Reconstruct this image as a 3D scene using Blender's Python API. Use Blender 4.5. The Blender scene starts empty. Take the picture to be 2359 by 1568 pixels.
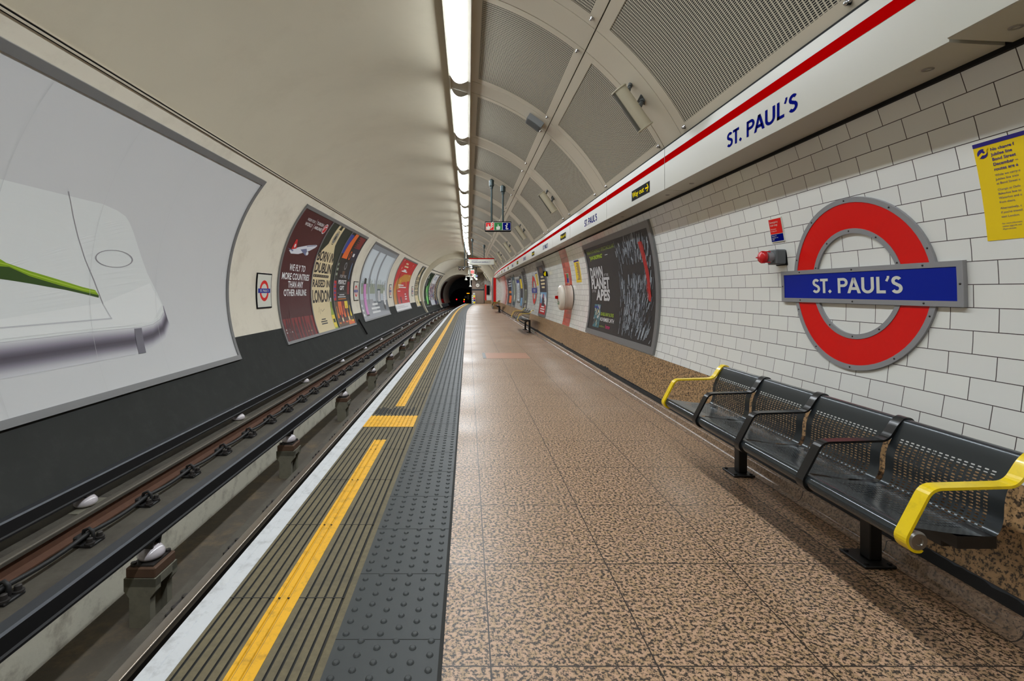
import bpy, math, random
from mathutils import Vector, Matrix
from mathutils.geometry import tessellate_polygon
random.seed(4)
PI = math.pi
scn = bpy.context.scene
COL = scn.collection
# ------------------------------------------------------------------ camera, world, exposure
H = 1.313                                   # camera height over the platform
cam_d = bpy.data.cameras.new('camera'); cam = bpy.data.objects.new('camera', cam_d); COL.objects.link(cam)
cam.location = (0, 0, H); cam.rotation_euler = (PI/2, 0, 0)
cam_d.sensor_fit = 'HORIZONTAL'; cam_d.sensor_width = 36.0; cam_d.lens = 36.0*1107/2359
cam_d.shift_x = (1179.5-1078)/2359; cam_d.shift_y = -(784-671)/2359
cam_d.clip_start = 0.02; cam_d.clip_end = 300
scn.camera = cam
w = bpy.data.worlds.new('world'); scn.world = w; w.use_nodes = True
w.node_tree.nodes['Background'].inputs[0].default_value = (0.9, 0.95, 1.0, 1)
w.node_tree.nodes['Background'].inputs[1].default_value = 0.02
vs = scn.view_settings
scn.display_settings.display_device = 'sRGB'
vs.view_transform = 'Standard'; vs.look = 'None'; vs.gamma = 1.0; vs.use_curve_mapping = False
vs.exposure = 0.0
LAMP = 52.0                                 # strength of the platform tube lights
scn.cycles.max_bounces = 6; scn.cycles.diffuse_bounces = 4; scn.cycles.glossy_bounces = 3
scn.cycles.transparent_max_bounces = 8; scn.cycles.sample_clamp_indirect = 12.0
scn.cycles.caustics_reflective = False; scn.cycles.caustics_refractive = False
scn.cycles.use_denoising = True

# ------------------------------------------------------------------ helpers
S0, RC = 26.0, 400.0                        # the tunnel is straight to S0, then bends right
def P(x, s, z):
    if s <= S0: return Vector((x, s, z))
    t = (s-S0)/RC
    return Vector((RC-(RC-x)*math.cos(t), S0+(RC-x)*math.sin(t), z))
def ang(s): return 0.0 if s <= S0 else -(s-S0)/RC
def ss(s0, s1, step=1.5):                   # sample stations along the tunnel
    if s1 <= S0: return [s0, s1]
    a = [s0, S0] if s0 < S0 else [s0]
    n = max(1, int(math.ceil((s1-a[-1])/step))); b = a[-1]
    return a + [b+(s1-b)*i/n for i in range(1, n+1)]
def lin(c):
    c = c/255.0
    return c/12.92 if c <= 0.04045 else ((c+0.055)/1.055)**2.4
def rgb(r, g, b): return (lin(r), lin(g), lin(b), 1)

MATS = {}
def new_mat(name):
    m = bpy.data.materials.new(name); m.use_nodes = True; MATS[name] = m
    return m, m.node_tree, m.node_tree.nodes['Principled BSDF']
def node(nt, typ, **kw):
    n = nt.nodes.new(typ)
    for k, v in kw.items(): setattr(n, k, v)
    return n
def mat(name, c, rough=0.5, metal=0.0, spec=0.5, var=0.0, scale=3.0, bump=0.0, bscale=40.0, dirt=None, dscale=1.5, damt=0.5, emit=None, strength=1.0, coat=0.0):
    m, nt, b = new_mat(name)
    b.inputs['Roughness'].default_value = rough; b.inputs['Metallic'].default_value = metal
    b.inputs['Specular IOR Level'].default_value = spec
    b.inputs['Coat Weight'].default_value = coat
    col = rgb(*c); b.inputs['Base Color'].default_value = col
    if emit:
        b.inputs['Emission Color'].default_value = rgb(*emit); b.inputs['Emission Strength'].default_value = strength
    if var or bump or dirt:
        tc = node(nt, 'ShaderNodeNewGeometry')
    if var or dirt:
        mix = node(nt, 'ShaderNodeMix', data_type='RGBA'); src = None
        nz = node(nt, 'ShaderNodeTexNoise'); nz.inputs['Scale'].default_value = scale; nz.inputs['Detail'].default_value = 5
        nt.links.new(tc.outputs['Position'], nz.inputs['Vector'])
        mix.inputs['A'].default_value = tuple(v*(1-var) for v in col[:3])+(1,); mix.inputs['B'].default_value = tuple(min(1, v*(1+var)) for v in col[:3])+(1,)
        nt.links.new(nz.outputs['Fac'], mix.inputs['Factor']); src = mix.outputs['Result']
        if dirt:
            n2 = node(nt, 'ShaderNodeTexNoise'); n2.inputs['Scale'].default_value = dscale; n2.inputs['Detail'].default_value = 8; n2.inputs['Roughness'].default_value = 0.7
            nt.links.new(tc.outputs['Position'], n2.inputs['Vector'])
            rp = node(nt, 'ShaderNodeMapRange'); rp.inputs['From Min'].default_value = 0.5; rp.inputs['From Max'].default_value = 0.72; rp.inputs['To Max'].default_value = damt
            nt.links.new(n2.outputs['Fac'], rp.inputs['Value'])
            m2 = node(nt, 'ShaderNodeMix', data_type='RGBA'); nt.links.new(rp.outputs['Result'], m2.inputs['Factor'])
            nt.links.new(src, m2.inputs['A']); m2.inputs['B'].default_value = rgb(*dirt); src = m2.outputs['Result']
        nt.links.new(src, b.inputs['Base Color'])
    if bump:
        bn = node(nt, 'ShaderNodeTexNoise'); bn.inputs['Scale'].default_value = bscale; bn.inputs['Detail'].default_value = 4
        nt.links.new(tc.outputs['Position'], bn.inputs['Vector'])
        bp = node(nt, 'ShaderNodeBump'); bp.inputs['Strength'].default_value = bump; bp.inputs['Distance'].default_value = 0.01
        nt.links.new(bn.outputs['Fac'], bp.inputs['Height']); nt.links.new(bp.outputs['Normal'], b.inputs['Normal'])
    return m

class MB:
    """collects faces in tunnel coordinates (x across, s along, z up) and links them as ONE mesh object"""
    def __init__(s): s.v = []; s.f = []; s.mi = []; s.uv = []; s.sm = []
    def face(s, pts, m=0, uv=None, smooth=False):
        i = len(s.v); s.v += [tuple(p) for p in pts]; s.f.append(list(range(i, i+len(pts))))
        s.mi.append(m); s.uv.append(uv); s.sm.append(smooth)
    def grid(s, rows, m=0, uvs=None, smooth=True, closed=False):
        i = len(s.v); nr, nc = len(rows), len(rows[0])
        for r in rows: s.v += [tuple(p) for p in r]
        for a in range(nr-1):
            for c in range(nc if closed else nc-1):
                d = (c+1) % nc
                s.f.append([i+a*nc+c, i+a*nc+d, i+(a+1)*nc+d, i+(a+1)*nc+c]); s.mi.append(m); s.sm.append(smooth)
                s.uv.append([uvs[a][c], uvs[a][d], uvs[a+1][d], uvs[a+1][c]] if uvs else None)
    def box(s, x0, x1, s0, s1, z0, z1, m=0, only=None):
        if s1 > S0+0.5 and s1-s0 > 2:
            return s.prism([(x0, z0), (x1, z0), (x1, z1), (x0, z1)], s0, s1, m)
        c = [(x, y, z) for z in (z0, z1) for y in (s0, s1) for x in (x0, x1)]
        for q in ((0, 1, 3, 2), (4, 6, 7, 5), (0, 4, 5, 1), (1, 5, 7, 3), (3, 7, 6, 2), (2, 6, 4, 0)):
            s.face([c[k] for k in q], m)
    def rbox(s, x0, x1, s0, s1, z0, z1, b=0.01, m=0):          # box with chamfered edges
        def ring(z, i): return [(x0+i, s0, z), (x1-i, s0, z), (x1, s0+i, z), (x1, s1-i, z), (x1-i, s1, z), (x0+i, s1, z), (x0, s1-i, z), (x0, s0+i, z)]
        def inn(z): return [(x0+b, s0+b, z), (x1-b, s0+b, z), (x1-b, s0+b, z), (x1-b, s1-b, z), (x1-b, s1-b, z), (x0+b, s1-b, z), (x0+b, s1-b, z), (x0+b, s0+b, z)]
        rows = [inn(z0), ring(z0+b, b), ring(z1-b, b), inn(z1)]
        s.grid(rows, m, smooth=False, closed=True)
        for z, r in ((z0, rows[0]), (z1, rows[3])): s.face([r[0], r[2], r[4], r[6]], m)
    def prism(s, prof, s0, s1, m=0, closed=True, caps=True, smooth=False, v0=0.0, step=1.5, msel=None):
        st = ss(s0, s1, step); n = len(prof)
        d = [v0]
        for k in range(1, n+(1 if closed else 0)):
            a, b = prof[k-1], prof[k % n]; d.append(d[-1]+math.hypot(b[0]-a[0], b[1]-a[1]))
        for k in range(n if closed else n-1):
            a, b = prof[k], prof[(k+1) % n]; mm = msel[k] if msel else m
            if smooth: continue
            s.grid([[(a[0], t, a[1]), (b[0], t, b[1])] for t in st], mm, [[(t, d[k]), (t, d[k+1])] for t in st], False)
        if smooth:
            pp = prof+[prof[0]] if closed else prof
            s.grid([[(a[0], t, a[1]) for a in pp] for t in st], m, [[(t, d[k]) for k in range(len(pp))] for t in st], True)
        if caps and closed:
            s.poly_cap(prof, s0, m); s.poly_cap(prof, s1, m)
    def poly_cap(s, prof, t, m=0):
        for tri in tessellate_polygon([[Vector((a[0], a[1], 0)) for a in prof]]):
            s.face([(prof[k][0], t, prof[k][1]) for k in tri], m)
    def lathe(s, c, axis, prof, m=0, n=20, smooth=True):       # prof: (radius, offset along axis)
        ax = Vector(axis).normalized(); u = ax.orthogonal().normalized(); v = ax.cross(u); c = Vector(c)
        rows = []
        for r, t in prof:
            rows.append([c+ax*t+(u*math.cos(2*PI*k/n)+v*math.sin(2*PI*k/n))*max(r, 1e-5) for k in range(n)])
        if smooth: s.grid(rows, m, closed=True)
        else:
            for k in range(len(rows)-1): s.grid(rows[k:k+2], m, closed=True, smooth=True)
    def cyl(s, a, b, r, m=0, n=14, r2=None):
        a, b = Vector(a), Vector(b); L = (b-a).length; r2 = r if r2 is None else r2
        s.lathe(a, b-a, [(0, 0), (r, 0), (r2, L), (0, L)], m, n, False)
    def tube(s, pts, r, m=0, n=10):
        pts = [Vector(p) for p in pts]; rows = []; up = None
        for i, p in enumerate(pts):
            d = (pts[min(i+1, len(pts)-1)]-pts[max(i-1, 0)]).normalized()
            if up is None: up = d.orthogonal().normalized()
            up = (up-d*up.dot(d)).normalized(); v = d.cross(up)
            rows.append([p+(up*math.cos(2*PI*k/n)+v*math.sin(2*PI*k/n))*r for k in range(n)])
        s.grid(rows, m, closed=True); s.face(rows[0], m); s.face(rows[-1], m)
    # --- flat artwork laid on a surface f(u, v, d) -> (x, s, z)
    def poly(s, f, pts, d=0.0, m=0, maxv=0.16):
        todo = [[pts[k] for k in t] for t in tessellate_polygon([[Vector((p[0], p[1], 0)) for p in pts]])]
        while todo:
            t = todo.pop()
            if max(p[1] for p in t)-min(p[1] for p in t) > maxv:
                e = max(range(3), key=lambda k: abs(t[k][1]-t[(k+1) % 3][1])); a, b, c = t[e], t[(e+1) % 3], t[(e+2) % 3]
                h = ((a[0]+b[0])/2, (a[1]+b[1])/2); todo += [[a, h, c], [h, b, c]]
            else: s.face([f(p[0], p[1], d) for p in t], m, [(p[0], p[1]) for p in t])
    def rect(s, f, u0, u1, v0, v1, d=0.0, m=0, dv=0.12, du=1.5, smooth=True):
        nu = max(1, int(math.ceil(abs(u1-u0)/du))); nv = max(1, int(math.ceil(abs(v1-v0)/dv)))
        us = [u0+(u1-u0)*i/nu for i in range(nu+1)]; vv = [v0+(v1-v0)*i/nv for i in range(nv+1)]
        s.grid([[f(u, v, d) for u in us] for v in vv], m, [[(u, v) for u in us] for v in vv], smooth)
    def slab(s, f, u0, u1, v0, v1, d0, d1, m=0):                # a thin curved board standing off the wall
        s.rect(f, u0, u1, v0, v1, d1, m)
        nv = max(1, int(math.ceil(abs(v1-v0)/0.12))); vv = [v0+(v1-v0)*i/nv for i in range(nv+1)]
        for u in (u0, u1): s.grid([[f(u, v, d0), f(u, v, d1)] for v in vv], m, smooth=False)
        nu = max(1, int(math.ceil(abs(u1-u0)/1.5))); us = [u0+(u1-u0)*i/nu for i in range(nu+1)]
        for v in (v0, v1): s.grid([[f(u, v, d0), f(u, v, d1)] for u in us], m, smooth=False)
    def disc(s, f, cu, cv, ru, rv, d=0.0, m=0, n=28, r0=0.0, rot=0.0):
        def pt(k, q):
            a = 2*PI*k/n; x, y = q*ru*math.cos(a), q*rv*math.sin(a)
            return (cu+x*math.cos(rot)-y*math.sin(rot), cv+x*math.sin(rot)+y*math.cos(rot))
        if r0 == 0: s.poly(f, [pt(k, 1) for k in range(n)], d, m)
        else:
            for k in range(n): s.poly(f, [pt(k, r0), pt(k, 1), pt(k+1, 1), pt(k+1, r0)], d, m)
    def text(s, f, txt, u, v, cap, d=0.0, m=0, align='L', bold=0.0, xs=1.0, su=1.0, width=None, slant=0.0):
        vts, fcs, wd = glyphs(txt, bold)
        if width: xs = width/(wd*cap)
        off = 0 if align == 'L' else (-wd/2 if align == 'C' else -wd)
        for fc in fcs:
            q = [(u+su*(vts[k][0]+off+slant*vts[k][1])*cap*xs, v+vts[k][1]*cap) for k in fc]
            if cap > 0.14: s.poly(f, q, d, m)
            else: s.face([f(a, b, d) for a, b in q], m)
    def stroke(s, f, pts, wd, d=0.0, m=0, su=1.0, o=(0, 0), k=1.0):
        pts = [Vector((p[0], p[1])) for p in pts]; L = []; R_ = []
        for i, p in enumerate(pts):
            t = (pts[min(i+1, len(pts)-1)]-pts[max(i-1, 0)]).normalized(); nrm = Vector((-t.y, t.x))*wd/2
            L.append(p+nrm); R_.append(p-nrm)
        for i in range(len(pts)-1):
            s.face([f(o[0]+su*q.x*k, o[1]+q.y*k, d) for q in (L[i], L[i+1], R_[i+1], R_[i])], m)
    def build(s, name, mats, parent=None, **kw):
        me = bpy.data.meshes.new(name); o = bpy.data.objects.new(name, me)
        inv = WM[parent.name].inverted() if parent else Matrix()
        vts = [inv @ P(*p) for p in s.v]
        me.from_pydata(vts, [], s.f)
        for m in (mats if isinstance(mats, (list, tuple)) else [mats]): me.materials.append(MATS[m])
        me.polygons.foreach_set('material_index', s.mi); me.polygons.foreach_set('use_smooth', s.sm)
        ul = me.uv_layers.new(name='UVMap'); buf = []
        for fc, uv in zip(s.f, s.uv):
            for k in range(len(fc)): buf += list(uv[k]) if uv else [0.0, 0.0]
        ul.data.foreach_set('uv', buf); me.update()
        import bmesh
        b = bmesh.new(); b.from_mesh(me); bmesh.ops.remove_doubles(b, verts=b.verts, dist=1e-5) if kw.pop('weld', False) else None
        bmesh.ops.recalc_face_normals(b, faces=b.faces); b.to_mesh(me); b.free()
        COL.objects.link(o); WM[o.name] = WM[parent.name].copy() if parent else Matrix()
        if parent: o.parent = parent
        for k, v in kw.items(): o[k] = v
        return o
WM = {}
def thing(name, label, cat, s=0, x=0, z=0, group=None):
    o = bpy.data.objects.new(name, None); COL.objects.link(o); o.empty_display_size = 0.05
    o.location = P(x, s, z); o.rotation_euler = (0, 0, ang(s))
    o['label'] = label; o['category'] = cat
    if group: o['group'] = group
    WM[o.name] = Matrix.Translation(o.location) @ Matrix.Rotation(ang(s), 4, 'Z')
    return o
def tag(o, label, cat, group=None):
    o['label'] = label; o['category'] = cat
    if group: o['group'] = group
    return o
def struct(mb, name, mats, parent=None):
    o = mb.build(name, mats, parent)
    if not parent: o['kind'] = 'structure'
    return o
def dup(root, s, x, z, label, group=None):                       # a copy of a thing, its parts and their sub-parts
    r = root.copy(); COL.objects.link(r); r.location = P(x, s, z); r.rotation_euler = (0, 0, ang(s)); r['label'] = label
    if group: r['group'] = group
    for ch in list(root.children):
        c = ch.copy(); COL.objects.link(c); c.parent = r
        for g in list(ch.children):
            d = g.copy(); COL.objects.link(d); d.parent = c
    return r
GL = {}
def glyphs(txt, bold=0.0):                                        # unit cap height outlines of the built-in font
    key = (txt, bold)
    if key in GL: return GL[key]
    cu = bpy.data.curves.new('t', 'FONT'); cu.body = txt; cu.size = 1.0; cu.resolution_u = 3; cu.offset = bold; cu.fill_mode = 'FRONT'
    o = bpy.data.objects.new('t', cu); COL.objects.link(o)
    me = bpy.data.meshes.new_from_object(o.evaluated_get(bpy.context.evaluated_depsgraph_get()))
    k = 1/0.727
    v = [(p.co.x*k, p.co.y*k) for p in me.vertices]; f = [list(p.vertices) for p in me.polygons]
    wd = max([p[0] for p in v], default=0.0)
    bpy.data.objects.remove(o); bpy.data.curves.remove(cu); bpy.data.meshes.remove(me)
    GL[key] = (v, f, wd); return GL[key]
def arc(cx, cy, rx, ry, a0, a1, n=14): return [(cx+rx*math.cos(math.radians(a0+(a1-a0)*i/n)), cy+ry*math.sin(math.radians(a0+(a1-a0)*i/n))) for i in range(n+1)]
W_ = 0.178
def st_pauls(mb, f, u, v, cap, width, d, m, su=1.0):              # station lettering, drawn letter by letter
    h = W_/2; L = []
    def S(x): return [arc(x+.27, .735, .18, .182, 28, 262)+arc(x+.27, .295, .205, .212, 82, -152)]
    L += S(0)
    L += [[(.58, 1-h), (1.14, 1-h)], [(.86, 0), (.86, 1)]]
    dot = (1.27, .10)
    x = 1.82; L += [[(x+h, 0), (x+h, 1)], [(x+h, 1-h)]+arc(x+.36, .705, .21, .2125, 90, -90)+[(x+h, .4925)]]
    x = 2.44; L += [[(x+.18, .30), (x+.66, .30)]]; q = W_*.54; Q = [[(x, 0), (x+2*q, 0), (x+.42+q, 1), (x+.42-q, 1)], [(x+.84, 0), (x+.84-2*q, 0), (x+.42-q, 1), (x+.42+q, 1)]]
    x = 3.32; L += [[(x+h, 1)]+arc(x+.36, .36, .2775, .2775, 180, 360)+[(x+.6375, 1)]]
    x = 4.18; L += [[(x+h, 0), (x+h, 1)], [(x, h), (x+.5, h)]]
    x = 4.69; L += [[(x+.13, 1.03), (x+.13, .93), (x+.03, .72)]]
    L += S(4.98)
    tot = 5.52; k = cap; ks = width/(tot*cap)
    g = lambda a, b, dd: f(u+(a-u)*ks, b, dd)
    for q in L: mb.stroke(g, q, W_ if len(q) != 3 or q[0][0] < 4.66 else .13, d, m, su, (u, v), k)
    for q in Q: mb.face([g(u+su*a*k, v+b*k, d) for a, b in q], m)
    c = [(dot[0]-.13, .12), (dot[0], -.02), (dot[0]+.13, .12), (dot[0], .26)]
    mb.face([g(u+su*a*k, v+b*k, d) for a, b in c], m)
ONES = ['', 'first', 'second', 'third', 'fourth', 'fifth', 'sixth', 'seventh', 'eighth', 'ninth', 'tenth', 'eleventh', 'twelfth', 'thirteenth', 'fourteenth', 'fifteenth', 'sixteenth', 'seventeenth', 'eighteenth', 'nineteenth']
TENS = {2: ('twenty', 'twentieth'), 3: ('thirty', 'thirtieth'), 4: ('forty', 'fortieth'), 5: ('fifty', 'fiftieth'), 6: ('sixty', 'sixtieth')}
def nth(n):
    if n < 20: return ONES[n]
    a, b = divmod(n, 10); return TENS[a][1] if b == 0 else TENS[a][0]+'-'+ONES[b]

# tunnel section: circles (centre x, centre z, radius)
CL = (-1.148, H-0.003, 3.25); CR = (-0.872, H-0.073, 3.23); C2 = (-1.2, H-0.2, 3.0); C3 = (-1.75, H-0.4, 2.25)
def on_left(s, h, d=0.0, C=CL): r = C[2]-d; a = h/C[2]; return (C[0]-r*math.cos(a), s, C[1]+r*math.sin(a))
def on_right(s, h, d=0.0, C=CR): r = C[2]-d; a = h/C[2]; return (C[0]+r*math.cos(a), s, C[1]+r*math.sin(a))
def left2(s, h, d=0.0): return on_left(s, h, d, C2)
def hz(C, zp): return C[2]*math.asin((zp+H-C[1])/C[2])            # arc height of a level zp measured from the camera height
def hx(C, x):                                                     # arc height where a vault circle reaches x
    return C[2]*math.acos(max(-1, min(1, (C[0]-x if C is CL else x-C[0])/C[2])))
def arcL(h0, h1, C=CL, d=0.0, n=None):
    n = n or max(2, int(abs(h1-h0)/0.14)); return [on_left(0, h0+(h1-h0)*i/n, d, C)[::2] for i in range(n+1)]
def arcR(h0, h1, C=CR, d=0.0, n=None):
    n = n or max(2, int(abs(h1-h0)/0.14)); return [on_right(0, h0+(h1-h0)*i/n, d, C)[::2] for i in range(n+1)]

# ------------------------------------------------------------------ materials
def granite(name, base, base2, dark, size=90.0, thr=0.5, rough=0.3, joints=None, jcol=(52, 44, 38), dirtband=None, pores=0.0):
    m, nt, b = new_mat(name); b.inputs['Roughness'].default_value = rough
    geo = node(nt, 'ShaderNodeNewGeometry'); P_ = geo.outputs['Position']
    n1 = node(nt, 'ShaderNodeTexNoise'); n1.inputs['Scale'].default_value = size; n1.inputs['Detail'].default_value = 5; n1.inputs['Roughness'].default_value = 0.72
    n2 = node(nt, 'ShaderNodeTexNoise'); n2.inputs['Scale'].default_value = size*0.5; n2.inputs['Detail'].default_value = 2
    n3 = node(nt, 'ShaderNodeTexNoise'); n3.inputs['Scale'].default_value = 0.9; n3.inputs['Detail'].default_value = 6
    for n in (n1, n2, n3): nt.links.new(P_, n.inputs['Vector'])
    r1 = node(nt, 'ShaderNodeMapRange'); r1.inputs['From Min'].default_value = thr-.03; r1.inputs['From Max'].default_value = thr+.03; nt.links.new(n1.outputs['Fac'], r1.inputs['Value'])
    r2 = node(nt, 'ShaderNodeMapRange'); r2.inputs['From Min'].default_value = .42; r2.inputs['From Max'].default_value = .58; nt.links.new(n2.outputs['Fac'], r2.inputs['Value'])
    a = node(nt, 'ShaderNodeMix', data_type='RGBA'); a.inputs['A'].default_value = rgb(*base); a.inputs['B'].default_value = rgb(*base2); nt.links.new(r2.outputs['Result'], a.inputs['Factor'])
    c = node(nt, 'ShaderNodeMix', data_type='RGBA'); nt.links.new(a.outputs['Result'], c.inputs['A']); c.inputs['B'].default_value = rgb(*dark); nt.links.new(r1.outputs['Result'], c.inputs['Factor'])
    src = c.outputs['Result']
    if joints:
        uv = node(nt, 'ShaderNodeUVMap'); bt = node(nt, 'ShaderNodeTexBrick'); bt.offset = joints.get('off', 0.0)
        mp = node(nt, 'ShaderNodeMapping'); mp.inputs['Location'].default_value = joints['loc']; nt.links.new(uv.outputs['UV'], mp.inputs['Vector']); nt.links.new(mp.outputs['Vector'], bt.inputs['Vector'])
        bt.inputs['Scale'].default_value = 1; bt.inputs['Brick Width'].default_value = joints['w']; bt.inputs['Row Height'].default_value = joints['h']; bt.inputs['Mortar Size'].default_value = joints['m']; bt.inputs['Mortar Smooth'].default_value = 0.0
        j = node(nt, 'ShaderNodeMix', data_type='RGBA'); nt.links.new(src, j.inputs['A']); j.inputs['B'].default_value = rgb(*jcol); nt.links.new(bt.outputs['Fac'], j.inputs['Factor']); src = j.outputs['Result']
    nt.links.new(src, b.inputs['Base Color'])
    rr = node(nt, 'ShaderNodeMapRange'); rr.inputs['From Min'].default_value = .3; rr.inputs['From Max'].default_value = .7; rr.inputs['To Min'].default_value = rough-.07; rr.inputs['To Max'].default_value = rough+.1
    nt.links.new(n3.outputs['Fac'], rr.inputs['Value']); nt.links.new(rr.outputs['Result'], b.inputs['Roughness'])
    bp = node(nt, 'ShaderNodeBump'); bp.inputs['Strength'].default_value = 0.06; bp.inputs['Distance'].default_value = .004; nt.links.new(n1.outputs['Fac'], bp.inputs['Height']); nt.links.new(bp.outputs['Normal'], b.inputs['Normal'])
    return m
granite('floor_granite', (194, 158, 128), (178, 146, 110), (56, 48, 41), 66, .515, .40, dict(loc=(-.414+.635, .505, 0), w=.635, h=.585, m=.0028))
granite('dado_granite', (176, 140, 98), (152, 120, 80), (58, 46, 34), 62, .535, .38, dict(loc=(.1, 0, 0), w=1.25, h=3.0, m=.003))
granite('skirting', (150, 124, 100), (130, 106, 84), (86, 74, 62), 90, .55, .22, dict(loc=(0, 0, 0), w=.6, h=3.0, m=.003))

def tile_mat(name, c1, c2, mortar, loc, wd=.216, ht=.108, ms=.0021, rough=.12, off=.5):
    m, nt, b = new_mat(name); uv = node(nt, 'ShaderNodeUVMap'); mp = node(nt, 'ShaderNodeMapping'); mp.inputs['Location'].default_value = loc
    bt = node(nt, 'ShaderNodeTexBrick'); bt.offset = off; bt.offset_frequency = 2
    nt.links.new(uv.outputs['UV'], mp.inputs['Vector']); nt.links.new(mp.outputs['Vector'], bt.inputs['Vector'])
    bt.inputs['Color1'].default_value = rgb(*c1); bt.inputs['Color2'].default_value = rgb(*c2); bt.inputs['Mortar'].default_value = rgb(*mortar)
    for k, v in (('Scale', 1), ('Brick Width', wd), ('Row Height', ht), ('Mortar Size', ms), ('Mortar Smooth', .1), ('Bias', 0)): bt.inputs[k].default_value = v
    nt.links.new(bt.outputs['Color'], b.inputs['Base Color'])
    rp = node(nt, 'ShaderNodeMapRange'); rp.inputs['To Min'].default_value = rough; rp.inputs['To Max'].default_value = .8; nt.links.new(bt.outputs['Fac'], rp.inputs['Value']); nt.links.new(rp.outputs['Result'], b.inputs['Roughness'])
    inv = node(nt, 'ShaderNodeMath', operation='SUBTRACT'); inv.inputs[0].default_value = 1; nt.links.new(bt.outputs['Fac'], inv.inputs[1])
    nz = node(nt, 'ShaderNodeTexNoise'); nz.inputs['Scale'].default_value = 9; nt.links.new(uv.outputs['UV'], nz.inputs['Vector'])
    ad = node(nt, 'ShaderNodeMath', operation='MULTIPLY_ADD'); ad.inputs[1].default_value = .6; nt.links.new(nz.outputs['Fac'], ad.inputs[0]); nt.links.new(inv.outputs[0], ad.inputs[2])
    bp = node(nt, 'ShaderNodeBump'); bp.inputs['Strength'].default_value = .25; bp.inputs['Distance'].default_value = .004; nt.links.new(ad.outputs[0], bp.inputs['Height']); nt.links.new(bp.outputs['Normal'], b.inputs['Normal'])
    b2 = node(nt, 'ShaderNodeTexBrick'); b2.offset = off; nt.links.new(mp.outputs['Vector'], b2.inputs['Vector'])
    for k, v in (('Scale', 1), ('Brick Width', wd), ('Row Height', ht), ('Mortar Size', 0), ('Bias', 0)): b2.inputs[k].default_value = v
    b2.inputs['Color1'].default_value = (0, 0, 0, 1); b2.inputs['Color2'].default_value = (1, 1, 1, 1)
    wn = node(nt, 'ShaderNodeTexWhiteNoise', noise_dimensions='1D'); nt.links.new(b2.outputs['Color'], wn.inputs['W'])
    sb = node(nt, 'ShaderNodeVectorMath', operation='MULTIPLY_ADD'); sb.inputs[1].default_value = (.035, .035, .035); sb.inputs[2].default_value = (-.0175, -.0175, -.0175); nt.links.new(wn.outputs['Color'], sb.inputs[0])
    gn = node(nt, 'ShaderNodeNewGeometry'); va = node(nt, 'ShaderNodeVectorMath', operation='ADD'); nt.links.new(gn.outputs['Normal'], va.inputs[0]); nt.links.new(sb.outputs[0], va.inputs[1]); nt.links.new(va.outputs[0], bp.inputs['Normal'])
tile_mat('white_tile', (232, 232, 226), (225, 225, 221), (70, 60, 58), (.028, .003, 0))
tile_mat('red_tile', (206, 42, 24), (186, 34, 20), (96, 40, 36), (.028, .003, 0))
tile_mat('pink_tile', (222, 160, 148), (214, 148, 136), (120, 90, 84), (.028, .003, 0))

def perforated(name, metal_c, hole_c, pu, pv, hu, hv, rough=.45, see=False, margin=None, metal=0.0, stagger=0.0):
    """sheet with a grid of slots, in metres of the UV map; the slots are open (see) or painted dark for the shaded void behind"""
    m, nt, b = new_mat(name); b.inputs['Roughness'].default_value = rough; b.inputs['Metallic'].default_value = metal
    uv = node(nt, 'ShaderNodeUVMap'); sp = node(nt, 'ShaderNodeSeparateXYZ'); nt.links.new(uv.outputs['UV'], sp.inputs[0])
    def op(o, a, v=None, b_=None):
        n = node(nt, 'ShaderNodeMath', operation=o); nt.links.new(a, n.inputs[0])
        if b_ is not None: nt.links.new(b_, n.inputs[1])
        elif v is not None: n.inputs[1].default_value = v
        return n.outputs[0]
    def frac_dist(a, p): x = op('FRACT', op('DIVIDE', a, p)); return op('MULTIPLY', op('ABSOLUTE', op('SUBTRACT', x, .5)), p)
    du, dv = frac_dist(sp.outputs['X'], pu), frac_dist(sp.outputs['Y'], pv)
    # rounded slot: distance to a short segment
    ex = op('MAXIMUM', op('SUBTRACT', du, (hu-hv)/2), 0.0)
    dist = op('SQRT', op('ADD', op('MULTIPLY', ex, b_=ex), b_=op('MULTIPLY', dv, b_=dv)))
    hole = op('LESS_THAN', dist, hv/2)
    if margin:
        for ax, lo, hi in margin:
            a = sp.outputs['X' if ax == 'u' else 'Y']
            hole = op('MULTIPLY', hole, b_=op('MULTIPLY', op('GREATER_THAN', a, lo), b_=op('LESS_THAN', a, hi)))
    b.inputs['Base Color'].default_value = rgb(*metal_c)
    if see:
        tr = node(nt, 'ShaderNodeBsdfTransparent'); mx = node(nt, 'ShaderNodeMixShader'); out = nt.nodes['Material Output']
        nt.links.new(hole, mx.inputs[0]); nt.links.new(b.outputs[0], mx.inputs[1]); nt.links.new(tr.outputs[0], mx.inputs[2]); nt.links.new(mx.outputs[0], out.inputs['Surface'])
    else:
        mx = node(nt, 'ShaderNodeMix', data_type='RGBA'); mx.inputs['A'].default_value = rgb(*metal_c); mx.inputs['B'].default_value = rgb(*hole_c); nt.links.new(hole, mx.inputs['Factor']); nt.links.new(mx.outputs['Result'], b.inputs['Base Color'])
        rp = node(nt, 'ShaderNodeMapRange'); rp.inputs['To Min'].default_value = rough; rp.inputs['To Max'].default_value = 1.0; nt.links.new(hole, rp.inputs['Value']); nt.links.new(rp.outputs['Result'], b.inputs['Roughness'])
    return m
perforated('perforated_sheet', (196, 188, 168), (10, 8, 8), .035, .0128, .0265, .0078, .5)  # slots get a dark colour for the shade behind the sheet
perforated('bench_sheet', (62, 67, 70), (0, 0, 0), .0247, .0122, .0150, .0052, .22, True, [('u', .0494, .4446), ('v', .0732, .5246)], .5)

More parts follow.
